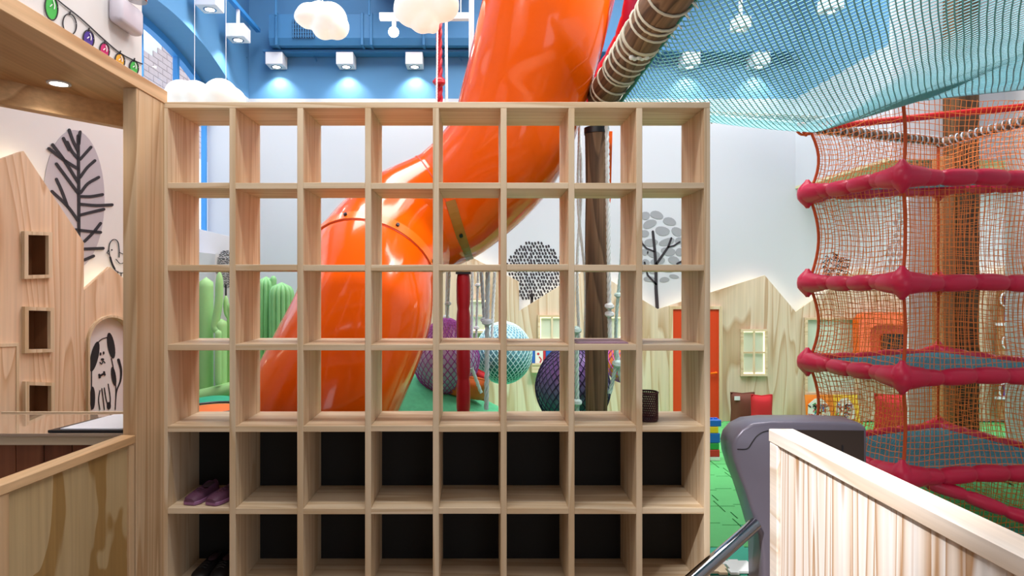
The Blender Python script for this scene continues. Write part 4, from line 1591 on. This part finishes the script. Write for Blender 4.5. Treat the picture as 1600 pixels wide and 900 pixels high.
for k in range(9):
    x = gx0 + (gx1 - gx0) * (k + 0.5) / 9
    MB().box(x - 0.005, x + 0.005, YD - 0.016, YD - 0.006, gz0, gz1).build('slat', 'blue_paint', gr)
for k in range(5):
    z = gz0 + (gz1 - gz0) * (k + 0.5) / 5
    MB().box(gx0, gx1, YD - 0.014, YD - 0.008, z - 0.003, z + 0.003).build('slat', 'blue_paint', gr)
ctz = P(500, 84, 6.2)
tray = thing('cable_tray', 'long blue cable tray above the row of cube spotlights', 'cable tray', (0.3, 6.2, ctz.z))
MB().box(-2.1, XR - 0.05, 6.20, 6.35, P(432, 95, YS).z + 0.063, P(432, 95, YS).z + 0.088).build('tray_body', 'blue_paint', tray, bevel=0.004)
for px in (493, 720, 1120):
    q = P(px, 88, 6.32)
    MB().tube([q + Vector((-0.04, 0, 0.05)), q + Vector((0, 0, -0.02)), q + Vector((0.01, 0, -0.05))], 0.008, n=6).build('bracket', 'blue_paint', tray)
pp = P(376, 100, 6.30)
pi = MB().tube([(pp.x, pp.y, 1.9), (pp.x, pp.y, ctz.z - 0.06), (pp.x + 0.05, pp.y, ctz.z + 0.01)], 0.022, n=10).build('wall_pipe', 'blue_paint', smooth=50)
tag(pi, 'thin blue vertical pipe in the far left corner', 'pipe')
dp = thing('duct_hanger', 'blue ceiling ductwork crossing above the duct', 'duct', tuple(P(600, 5, 5.9)))
MB().box(P(560, 0, 5.6).x, P(735, 0, 5.6).x, 5.2, 6.2, 4.25, 4.7).build('duct_body', 'blue_dark', dp)
for x in (431, 577):
    p = P(x, 24, 5.95)
    MB().tube([p, Vector((p.x, p.y, ZC))], 0.010, n=6).build('hanger_rod', 'blue_paint', dp)

# ================================================================== HANGING ROPES
def rope(name, pts, r, mat, label, knots=(), group='hanging ropes', n=8):
    r = r * 1.25
    pts = [Vector(p) for p in pts]
    path = catmull(pts, 24)
    t = thing(name, label, 'rope', tuple(path[-1]), group)
    # three twisted strands
    for s in range(3):
        w = []
        L = 0
        for i, p in enumerate(path):
            if i:
                L += (p - path[i - 1]).length
            a = L / (r * 9) * 2 * PI + s * 2 * PI / 3
            w.append((p, a))
        d = (path[-1] - path[0]).normalized()
        ex = d.orthogonal().normalized()
        ey = d.cross(ex)
        MB().tube([p + (ex * math.cos(a) + ey * math.sin(a)) * r * 0.5 for p, a in w], r * 0.58, n=5).build('strand', mat, t, smooth=60)
    for kz in knots:
        q = min(path, key=lambda p: abs(p.z - kz))
        m = MB()
        m.ell(q, (r * 2.0, r * 2.0, r * 1.6), 12, 8)
        m.tube([q + Vector((r * 1.6 * math.cos(a), r * 1.6 * math.sin(a), r * 0.7 * math.sin(a))) for a in [2 * PI * i / 12 for i in range(12)]], r * 0.7, n=6, closed=True)
        m.build('knot', mat, t, smooth=60)
    return t


def zz(py, Y):
    return CAMZ + (VY - py) / F * Y


def vrope(px0, py0, px1, py1, Y, r, mat, label, knots=(), bend=0.0):
    a, c = P(px0, py0, Y), P(px1, py1, Y)
    m1 = a.lerp(c, 0.35) + Vector((bend, 0, 0))
    m2 = a.lerp(c, 0.7) + Vector((-bend * 0.6, 0, 0))
    return rope('hanging_rope', [a, m1, m2, c], r, mat, label, [zz(k, Y) for k in knots])


vrope(686, -20, 687, 200, 5.1, 0.020, 'red_pad', 'thick red knotted rope hanging left of the upper slide', (128,))
vrope(684, 20, 682, 170, 5.0, 0.006, 'rope_white', 'thin white cord hanging along the red rope')
vrope(697, 34, 698, 202, 4.9, 0.009, 'rope_grey', 'grey-white rope hanging just right of the red rope')
rl = MB().tube([P(737, -20, 4.9), P(736, 150, 4.9)], 0.020, n=12).build('white_pole', 'rope_grey', smooth=50)
tag(rl, 'slim white pole dropping from the ceiling beside the slide', 'pole')
vrope(702, 425, 699, 497, 4.7, 0.009, 'rope_white', 'short white knotted rope above the purple net swing', (474,))
vrope(738, 425, 737, 532, 4.95, 0.009, 'rope_white', 'plain white rope hanging just right of the red padded post')
vrope(747, 425, 742, 600, 4.9, 0.008, 'rope_white', 'white rope with two knots right of the red padded post', (445, 512))
vrope(752, 425, 757, 500, 4.75, 0.011, 'rope_grey', 'grey rope tied into the knot over the teal net swing', (503,))
vrope(762, 425, 760, 640, 4.6, 0.014, 'rope_grey', 'thick grey rope hanging down to the green hill', (503,))
vrope(773, 425, 768, 540, 4.9, 0.010, 'rope_white', 'white rope running onto the top of the teal net swing')
vrope(737, 575, 752, 614, 4.5, 0.010, 'rope_mint', 'mint rope tail dangling below the purple net swing')
vrope(903, 160, 905, 530, 4.3, 0.009, 'rope_white', 'long white rope hanging left of the log post', (), 0.02)
vrope(905, 205, 914, 532, 4.25, 0.008, 'rope_white', 'second white rope hanging against the left side of the log post', (), -0.02)
vrope(948, 195, 953, 532, 4.0, 0.011, 'rope_white', 'white rope hanging along the right side of the log post', (480, 489), 0.0)
vrope(972, 320, 962, 560, 4.1, 0.009, 'rope_mint', 'slack mint rope with a knot right of the log post', (461,), 0.01)
vrope(961, 535, 966, 575, 4.05, 0.013, 'rope_mint', 'thick mint rope ending in a big knot right of the log post', (568,))
vrope(962, 572, 953, 615, 4.05, 0.010, 'rope_mint', 'left mint rope tail below the big knot')
vrope(965, 572, 974, 604, 4.05, 0.010, 'rope_mint', 'right mint rope tail below the big knot')
vrope(901, 510, 902, 645, 4.0, 0.011, 'rope_mint', 'mint rope with a low knot in front of the dark violet net swing', (628, 516))

# ================================================================== NET SWINGS
def pod(label, px, py, Y, rx, rz, ball, net, nn=32, tp=0.25):
    c = P(px, py, Y)
    R, Z = rx / F * Y, rz / F * Y
    t = thing('net_swing', label, 'swing', tuple(c), 'hanging net swings')

    def s(a, z, k=1.0):
        w = math.sqrt(max(0, 1 - z * z)) if z < 0 else math.sqrt(max(0, 1 - z * z)) * (1 - tp * z)
        return c + Vector((math.cos(a) * w * R * k, math.sin(a) * w * R * k, z * Z * k))
    mb = MB()
    prof = []
    for i in range(17):
        z = math.sin(-PI / 2 + PI * i / 16)
        w = math.sqrt(max(0, 1 - z * z))
        if z > 0:
            w *= (1 - tp * z)
        prof.append((max(0.002, w * R * 0.98), z * Z * 0.98))
    mb.lathe(prof, c, 32).build('fabric_ball', ball, t, smooth=70)
    mb = MB()
    for d in (1, -1):
        for k in range(nn):
            run = []
            for i in range(25):
                u = i / 24
                zt = math.sin(-PI / 2 + PI * (0.03 + 0.94 * u))
                run.append(s(2 * PI * k / nn + d * u * 2.6, zt, 1.01))
            mb.tube(run, 0.0036, n=4, caps=False)
    mb.build('net_cover', net, t, normals=False)
    MB().tube([c + Vector((0, 0, Z * 0.97)), c + Vector((0.01, 0.02, Z + 0.5)), Vector((c.x, c.y + 0.03, 3.4))], 0.010, n=7).build('suspension_rope', 'rope_white', t, smooth=60)
    MB().ell(c + Vector((0, 0, Z * 1.0)), (0.03, 0.03, 0.025), 12, 8).build('top_knot', 'rope_white', t, smooth=60)
    return t


pod('purple and pink net swing behind the red padded post', 697, 557, 4.85, 52, 60, 'pod_purple', 'pod_purple_net', tp=0.3)
pod('teal and pale blue net swing right of the red padded post', 787, 551, 5.2, 44, 48, 'pod_teal', 'pod_teal_net', tp=0.05)
pod('dark violet net swing partly behind the log post', 895, 603, 4.5, 58, 66, 'pod_dark', 'pod_dark_net', tp=0.1)
pod('small orange net swing right of the log post', 972, 563, 5.6, 26, 34, 'pod_orange', 'pod_purple_net', 14)

# ================================================================== GREEN HILL AND CUSHIONS
HX, HY, HH = -0.72, 4.95, 0.66
mb = MB()
rings_, na = 14, 48
for i in range(rings_):
    u = i / rings_
    for k in range(na):
        a = 2 * PI * k / na
        rx = 1.95 if math.cos(a) > 0 else 0.85
        mb.v.append(Vector((HX + rx * (1 - u) * math.cos(a), HY + 1.15 * (1 - u) * math.sin(a), HH * (1 - math.cos(PI * u)) / 2 + 0.001)))
for i in range(rings_ - 1):
    for k in range(na):
        k2 = (k + 1) % na
        mb.f.append([i * na + k, i * na + k2, (i + 1) * na + k2, (i + 1) * na + k])
mb.f.append([(rings_ - 1) * na + k for k in range(na)])
mb.f.append([na - 1 - k for k in range(na)])
hl = mb.build('green_hill', 'hill_carpet', smooth=60)
tag(hl, 'rounded green carpet hill on the play-area floor', 'hill')


def cushion(label, px, py, Y, w, h, d, mat, rot=0.0, lean=0.0, tagm=None, group='scatter cushions', floor=False):
    c = P(px, py, Y)
    if floor:
        c.z = h / 2 + 0.004
    t = thing('cushion', label, 'cushion', tuple(c), group)
    mb = MB()
    n = 12
    R = Matrix.Rotation(rot, 3, 'Y') @ Matrix.Rotation(lean, 3, 'X')
    grid = {}
    for side_ in (1, -1):
        for i in range(n + 1):
            for j in range(n + 1):
                u, v = 2 * i / n - 1, 2 * j / n - 1
                th = (max(0, 1 - u ** 4) * max(0, 1 - v ** 4)) ** 0.6
                k = 1 - 0.07 * (1 - abs(u * v))
                q = R @ Vector((u * w / 2 * k, side_ * -d / 2 * th, v * h / 2 * k))
                grid[(side_, i, j)] = len(mb.v)
                mb.v.append(c + q)
        for i in range(n):
            for j in range(n):
                mb.f.append([grid[(side_, i, j)], grid[(side_, i + 1, j)], grid[(side_, i + 1, j + 1)], grid[(side_, i, j + 1)]])
    mb.build('cover', mat, t, smooth=70)
    pts = []
    for s in range(4 * n):
        e, f = divmod(s, n)
        u = 2 * f / n - 1
        uv = ((u, -1), (1, u), (-u, 1), (-1, -u))[e]
        k = 1 - 0.07 * (1 - abs(uv[0] * uv[1]))
        pts.append(c + R @ Vector((uv[0] * w / 2 * k, 0, uv[1] * h / 2 * k)))
    MB().tube(pts, 0.006, n=5, closed=True).build('piping', mat, t, smooth=60)
    if tagm:
        q = c + R @ Vector((-w * 0.33, -d * 0.36, h * 0.36))
        MB().box(q.x - 0.025, q.x + 0.025, q.y - 0.02, q.y - 0.012, q.z - 0.018, q.z + 0.018).build('tag', tagm, t)
    return t


cushion('brown floor cushion with a white tag leaning by the orange-red door', 1160, 634, 6.0, 0.22, 0.32, 0.12, 'cushion_brown', 0.0, 0.0, 'paper', floor=True)
cushion('bright red floor cushion beside the brown one', 1190, 631, 5.82, 0.19, 0.33, 0.11, 'cushion_red', 0.0, 0.0, floor=True)
cushion('orange cushion under the purple net swing', 730, 604, 4.75, 0.30, 0.19, 0.12, 'orange_fabric', 0.2, 0.5)
cushion('dark red cushion peeking behind the orange cushion', 747, 590, 4.98, 0.13, 0.13, 0.08, 'cushion_red', 0.5, 0.3)
cushion('red corner cushion lying behind the net tower', 1398, 640, 5.8, 0.36, 0.34, 0.16, 'cushion_red', 0.0, 0.0, floor=True)


def cactus(label, px, py0, py1, Y, r, mat, arms=(), ribs=0):
    a, c = P(px, py1, Y), P(px, py0, Y)
    R = r / F * Y
    t = thing('cactus_cushion', label, 'cactus cushion', (a.x, a.y, a.z), 'padded cactus cushions')
    mb = MB()
    H = c.z - a.z
    nz, na = 24, 84 if ribs else 24
    b0 = len(mb.v)
    for j in range(nz + 1):
        u = j / nz
        zc_ = a.z + H * u
        dt = (1 - u) * H
        w = 1.0 if dt > R else math.sqrt(max(0.0004, 1 - (1 - dt / R) ** 2))
        db = u * H
        w *= 1.0 if db > R * 0.5 else 0.85 + 0.15 * (db / (R * 0.5))
        for i in range(na):
            th = 2 * PI * i / na
            k = w * R * ((1 - 0.22 * (1 - abs(math.sin(th * ribs / 2))) ** 2) if ribs else 1)
            mb.v.append(Vector((a.x + k * math.cos(th), a.y + k * math.sin(th), zc_)))
    for j in range(nz):
        for i in range(na):
            i2 = (i + 1) % na
            mb.f.append([b0 + j * na + i, b0 + j * na + i2, b0 + (j + 1) * na + i2, b0 + (j + 1) * na + i])
    mb.f.append([b0 + nz * na + i for i in range(na)])
    mb.build('stem', mat, t, smooth=60)
    for pts, rr in arms:
        pp_ = catmull([P(x, y, Y - 0.02) for x, y in pts], 8)
        q = rr / F * Y
        m_ = len(pp_)
        rad = [q * (1.0 if i < m_ - 4 else math.sqrt(max(0.02, 1 - ((i - m_ + 5) / 4.2) ** 2))) for i in range(m_)]
        MB().tube(pp_, rad, n=14).build('arm', mat, t, smooth=60)
    return t


cactus('tall pale green cactus cushion at the left edge of the shelf', 322, 433, 618, 5.1, 11, 'cactus_light')
cactus('slim pale green cactus cushion with a bent arm', 346, 498, 612, 5.0, 9, 'cactus_light', arms=(([(346, 520), (336, 512), (338, 497), (342, 470), (343, 425)], 6),))
cactus('short pale green cactus cushion in front of the slim one', 341, 515, 600, 4.9, 5, 'cactus_light')
cactus('tall pale green cactus cushion with a knobbed arm nearest the divider', 364, 470, 620, 5.05, 9, 'cactus_light', arms=(([(362, 500), (354, 488), (353, 462)], 4),))
cactus('broad ribbed green cactus cushion standing behind the slide foot', 440, 441, 600, 5.3, 19, 'cactus_mid', ribs=14)
cactus('taller ribbed green cactus cushion left of the broad one', 416, 432, 600, 5.45, 15, 'cactus_mid', arms=(([(425, 470), (427, 445), (427, 431)], 5),), ribs=12)
pl = thing('green_bench', 'low pale green padded bench under the cactus cushions', 'bench', tuple(P(345, 615, 4.9)))
pts = [P(300, 622, 4.95), P(320, 618, 4.95), P(345, 612, 4.95), P(370, 606, 4.95), P(395, 606, 4.95), P(420, 608, 4.95)]
MB().tube(catmull(pts, 6), 0.055, n=14).build('roll', 'cactus_light', pl, smooth=60)
bx = MB()
a, c = P(296, 620, 4.95), P(425, 612, 4.95)
bx.box(a.x, c.x, 4.9, 5.5, 0, a.z - 0.01).build('plinth', 'cactus_mid', pl, bevel=0.01)
tm_ = thing('teal_cushion', 'shiny teal floor cushion below the cactus cushions', 'cushion', (P(336, 634, 4.3).x, 4.3, 0))
c = P(334, 634, 4.35)
zt_ = zz(622, 4.35)
MB().lathe([(0.26, 0.0), (0.29, 0.05), (0.29, zt_ - 0.10), (0.24, zt_ - 0.03), (0.10, zt_), (0.01, zt_ + 0.004)], (c.x, 4.35, 0), 28).build('cover', 'teal_fabric', tm_, smooth=60)
MB().tube([(c.x + 0.292 * math.cos(a_), 4.35 + 0.292 * math.sin(a_), zt_ - 0.10) for a_ in [2 * PI * i / 32 for i in range(32)]], 0.006, n=5, closed=True).build('piping', 'black_plastic', tm_, smooth=60)

oc = thing('orange_cushion', 'round orange cushion with black piping in front of the teal one', 'cushion', (P(338, 640, 4.0).x, 3.98, 0))
c = P(334, 640, 3.98)
zt_ = zz(636, 3.98)
MB().lathe([(0.17, 0.0), (0.20, 0.04), (0.20, zt_ - 0.04), (0.17, zt_ - 0.01), (0.02, zt_)], (c.x, 3.98, 0), 26).build('cover', 'orange_fabric', oc, smooth=60)
MB().tube([(c.x + 0.19 * math.cos(a_), 3.98 + 0.19 * math.sin(a_), zt_ - 0.005) for a_ in [2 * PI * i / 32 for i in range(32)]], 0.008, n=5, closed=True).build('piping', 'black_plastic', oc, smooth=60)
MB().ell((c.x + 0.06, 3.785, zt_ - 0.045), 0.011, 10, 8).build('button', 'black_plastic', oc, smooth=60)

# ================================================================== BOOKS, PRINTS, TOYS
lw = thing('book_ledge', 'small wooden book ledge on the house wall behind the net swings', 'ledge', tuple(P(850, 575, YH)))
a, c = P(830, 581, YH), P(872, 569, YH)
MB().box(a.x, c.x, YH - 0.09, YH - 0.001, a.z, c.z).build('ledge', 'pine_x', lw, bevel=0.003)
MB().box(a.x, c.x, YH - 0.095, YH - 0.088, c.z, c.z + 0.02).build('lip', 'pine_x', lw)
for (x0, x1, m_, lb) in ((831, 835.5, 'book_blue', 'thin blue-edged book at the left end of the ledge'), (836, 848, 'book_white', 'white picture book with red marks on the ledge'),
                         (848.5, 852, 'book_red', 'slim red book spine on the ledge'), (852.5, 862, 'book_blue', 'wide blue book at the right of the ledge')):
    p, q = P(x0, 568.6, YH - 0.045), P(x1, 546, YH - 0.045)
    bk = thing('book', lb, 'book', tuple(p), 'books on the ledge')
    MB().box(p.x, q.x, YH - 0.07, YH - 0.03, c.z + 0.0005, q.z).build('cover', m_, bk)
    if m_ == 'book_white':
        mb = MB()
        g = lambda u, v: P(u, v, YH - 0.0705)
        blob(mb, 841, 553, 2, 2, g, (0, -0.001, 0))
        stroke(mb, [(843, 558), (846, 562), (844, 566)], 2, g, (0, -0.001, 0))
        mb.build('print', 'book_red', bk)

for (x0, x1, m_, lb, s) in ((1258, 1301, 'book_orange', 'orange picture board with white scribbled house behind the net tower', 3), (1302, 1340, 'book_yellow', 'yellow picture board with white scribbled animal behind the net tower', 9)):
    g0_ = lambda u, v: P(u, v, 6.12)
    t = thing('picture_board', lb, 'picture board', tuple(P((x0 + x1) / 2, 650, 6.12)), 'picture boards on the floor')
    MB().prism([P(x0, 617, 6.16), P(x1, 617, 6.16), P(x1 + 4, 661, 6.12), P(x0 + 3, 661, 6.12)], (0, 0.012, 0)).build('board', m_, t)
    g1_ = lambda u, v: P(u, v, 6.115)
    mb = MB()
    xm = (x0 + x1) / 2
    mb.prism_holes([(x0 + 4, 655), (x0 + 5, 632), (xm - 6, 623), (xm + 4, 622), (x1 - 6, 634), (x1 - 2, 655)], [], g1_, (0, 0.004, 0))
    mb.build('white_shape', 'book_white', t)
    rnd = random.Random(s)
    for m2 in ('book_red', 'book_blue', 'book_green', 'ink'):
        mb = MB()
        for k in range(7):
            x, y = rnd.uniform(x0 + 7, x1 - 8), rnd.uniform(632, 652)
            stroke(mb, curve2([(x, y), (x + rnd.uniform(-4, 4), y + rnd.uniform(-4, 4)), (x + rnd.uniform(-6, 6), y + rnd.uniform(-4, 4))], 3), 1.2, lambda u, v: P(u, v, 6.112), (0, 0.002, 0))
        mb.build('scribble', m2, t)

pb_ = thing('activity_panel', 'beige activity panel with purple figures at the far right', 'activity panel', tuple(P(1582, 560, 6.1)))
MB().prism([P(1560, 450, 6.12), P(1612, 450, 6.12), P(1612, 655, 6.12), P(1560, 655, 6.12)], (0, 0.02, 0)).build('board', 'beam_tan', pb_)
for (x0, x1, y0, y1) in ((1570, 1584, 462, 502), (1572, 1582, 520, 545), (1568, 1580, 600, 625)):
    MB().prism([P(x0, y0, 6.11), P(x1, y0, 6.11), P(x1, y1, 6.11), P(x0, y1, 6.11)], (0, 0.008, 0)).build('figure', 'purple_print', pb_)
for (x, y) in ((1572, 468), (1575, 535), (1570, 610)):
    pts = [P(x + 9 * math.cos(a), y + 11 * math.sin(a), 6.10) for a in [2 * PI * i / 20 for i in range(20)]]
    MB().tube(pts, 0.008, n=6, closed=True).build('ring', 'white_metal', pb_, smooth=60)
for y in (505, 620):
    MB().prism([P(1558, y, 6.09), P(1612, y, 6.09), P(1612, y + 4, 6.09), P(1558, y + 4, 6.09)], (0, 0.03, 0)).build('shelf', 'white_metal', pb_)

# stack of toy blocks just right of the shelf
zb = 0.001
for i, (m_, lb, h, dx) in enumerate((('foam_white', 'white block at the bottom of the toy stack', 0.03, 0.004), ('toy_red', 'red block of the toy stack near the shelf', 0.055, 0),
                                     ('toy_green', 'green block above the red one in the toy stack', 0.05, -0.004), ('toy_blue', 'large blue block in the middle of the toy stack', 0.075, 0.003),
                                     ('toy_yellow', 'yellow block near the top of the toy stack', 0.05, -0.01), ('toy_blue', 'small blue block topping the toy stack', 0.05, 0.012))):
    Yb = 4.9
    x1 = P(1121, 700, Yb).x + dx
    t = thing('toy_block', lb, 'toy block', (x1 - 0.06, Yb, zb), 'toy blocks in a stack')
    wd = 0.09 if i == 5 else 0.14
    MB().box(x1 - wd, x1, Yb - 0.05, Yb + 0.05, zb, zb + h - 0.001).build('brick_body', m_, t, bevel=0.004)
    for sx in (0.3, 0.7):
        MB().lathe([(0.014, 0), (0.014, 0.008)], (x1 - wd * sx, Yb, zb + h - 0.001), 10).build('stud', m_, t)
    zb += h + (0.0 if i < 5 else 0)

# jigsaw foam mat at the foot of the turnstile
mt = thing('jigsaw_mat', 'cream and white jigsaw foam mat on the floor by the turnstile arm', 'foam mat', (1.2, 3.02, 0))
c0 = P(1140, 880, 3.05)
for (x, y, m_) in ((1.02, 2.955, 'foam_cream'), (1.16, 2.955, 'foam_white')):
    s = 0.13
    MB().prism_holes([(a_ + x, b_ + y) for a_, b_ in mat_outline(s, 0.001)], [], lambda u, v: (u, v, 0.001), (0, 0, 0.012)).build('mat_piece', m_, mt, bevel=0.001)

# ================================================================== THINGS ON THE SHELF
zf = lambda r: zs[r] + T / 2
# flat woven mats on the third board, seventh column
xm = (xs[6] + xs[7]) / 2
for k in range(2):
    zc = zf(3) + 0.0016 + k * 0.0022
    pm = MB().box(xm - 0.115 + k * 0.008, xm + 0.10, D0 + 0.02 + k * 0.01, D0 + 0.21, zc, zc + 0.002).build('placemat', 'mat_purple')
    tag(pm, ('lower' if k == 0 else 'upper') + ' of two thin mauve mats lying on a shelf board', 'mat', 'mats on the shelf')
# dark wire mesh cup
cx = P(1012, 650, D0 + 0.10)
zc = zf(4) + 0.002
cup = thing('mesh_cup', 'dark wire mesh pencil cup on the shelf at the right', 'cup', (cx.x, D0 + 0.10, zc))
cyl = [(0.041, 0.0), (0.043, 0.002), (0.044, 0.118), (0.040, 0.118), (0.039, 0.006), (0.001, 0.005)]
MB().lathe([(0.041, 0.0), (0.042, 0.006)], (cx.x, D0 + 0.10, zc), 24).build('base', 'mesh_cup', cup)
mb = MB()
for d in (1, -1):
    for k in range(30):
        mb.tube([(cx.x + 0.042 * math.cos(2 * PI * k / 30 + d * i * 0.12), D0 + 0.10 + 0.042 * math.sin(2 * PI * k / 30 + d * i * 0.12), zc + 0.005 + i * 0.0115) for i in range(11)], 0.0022, n=4, caps=False)
mb.build('wire_wall', 'mesh_cup', cup)
MB().tube([(cx.x + 0.043 * math.cos(a), D0 + 0.10 + 0.043 * math.sin(a), zc + 0.12) for a in [2 * PI * i / 28 for i in range(28)]], 0.004, n=6, closed=True).build('rim', 'mesh_cup', cup, smooth=60)


def shoe(label, x, y, z, ang, um, sm_, group, L=0.19, W=0.074):
    t = thing('shoe', label, 'shoe', (x, y, z), group)
    ca, sa = math.cos(ang), math.sin(ang)

    def tr(s, w, h):        # s along length, toe at 0
        return Vector((x + ca * w - sa * s, y + sa * w + ca * s, z + h))
    n = 12
    wid = [0.62, 0.88, 0.98, 0.98, 1.0, 0.96, 0.88, 0.82, 0.80, 0.82, 0.84, 0.76, 0.5]
    hgt = [0.026, 0.034, 0.037, 0.039, 0.042, 0.045, 0.048, 0.050, 0.052, 0.056, 0.060, 0.060, 0.052]
    mb = MB()
    for h0, h1, g in ((0.0, 0.016, 1.06),):
        bot = [tr(L * i / n, -W / 2 * wid[i] * g, h0) for i in range(n + 1)] + [tr(L * i / n, W / 2 * wid[i] * g, h0) for i in range(n, -1, -1)]
        mb.prism(bot, (0, 0, h1 - h0))
    mb.build('sole', sm_, t, bevel=0.003)
    mb = MB()
    m = 9
    for i in range(n + 1):
        for k in range(m):
            a = PI * k / (m - 1)
            op = 1.0
            if 6 <= i <= 11 and 2 < k < 6:
                op = 0.62
            mb.v.append(tr(L * i / n, -math.cos(a) * W / 2 * wid[i] * 0.97, 0.014 + math.sin(a) ** 0.7 * (hgt[i] - 0.012) * op))
    for i in range(n):
        for k in range(m - 1):
            mb.f.append([i * m + k, i * m + k + 1, (i + 1) * m + k + 1, (i + 1) * m + k])
    mb.f.append(list(range(m)))
    mb.f.append([n * m + k for k in range(m)])
    mb.build('upper', um, t, smooth=60)
    mb = MB()
    for i in (3, 4, 5):
        mb.tube([tr(L * i / n, -W * 0.2, hgt[i] * 0.98), tr(L * (i + 0.3) / n, 0, hgt[i] * 1.04 + 0.002), tr(L * i / n, W * 0.2, hgt[i] * 0.98)], 0.0035, n=5)
    mb.build('strap', um, t, smooth=60)
    o = MB().ell(tr(L * 0.75, 0, 0.044), (W * 0.27, 0.04, 0.006), 14, 6)
    o.build('hollow_shade', 'shoe_dark', t, smooth=60)  # dark ellipse stands for the shaded hollow of the shoe
    return t


z5 = zf(5) + 0.002
shoe('left purple shoe of the pair in the lower left cubby', P(296, 790, 2.67).x, 2.665, z5, -0.18, 'shoe_purple', 'shoe_sole', 'purple shoes')
shoe('right purple shoe of the pair in the lower left cubby', P(330, 790, 2.67).x, 2.660, z5, -0.30, 'shoe_purple', 'shoe_sole', 'purple shoes')
z6 = zf(6) + 0.002
shoe('left black shoe in the bottom left cubby', P(307, 900, 2.7).x, 2.70, z6, -0.08, 'shoe_black', 'shoe_black', 'black shoes', 0.20, 0.08)
shoe('right black shoe in the bottom left cubby', P(338, 900, 2.7).x, 2.70, z6, 0.05, 'shoe_black', 'shoe_black', 'black shoes', 0.20, 0.08)
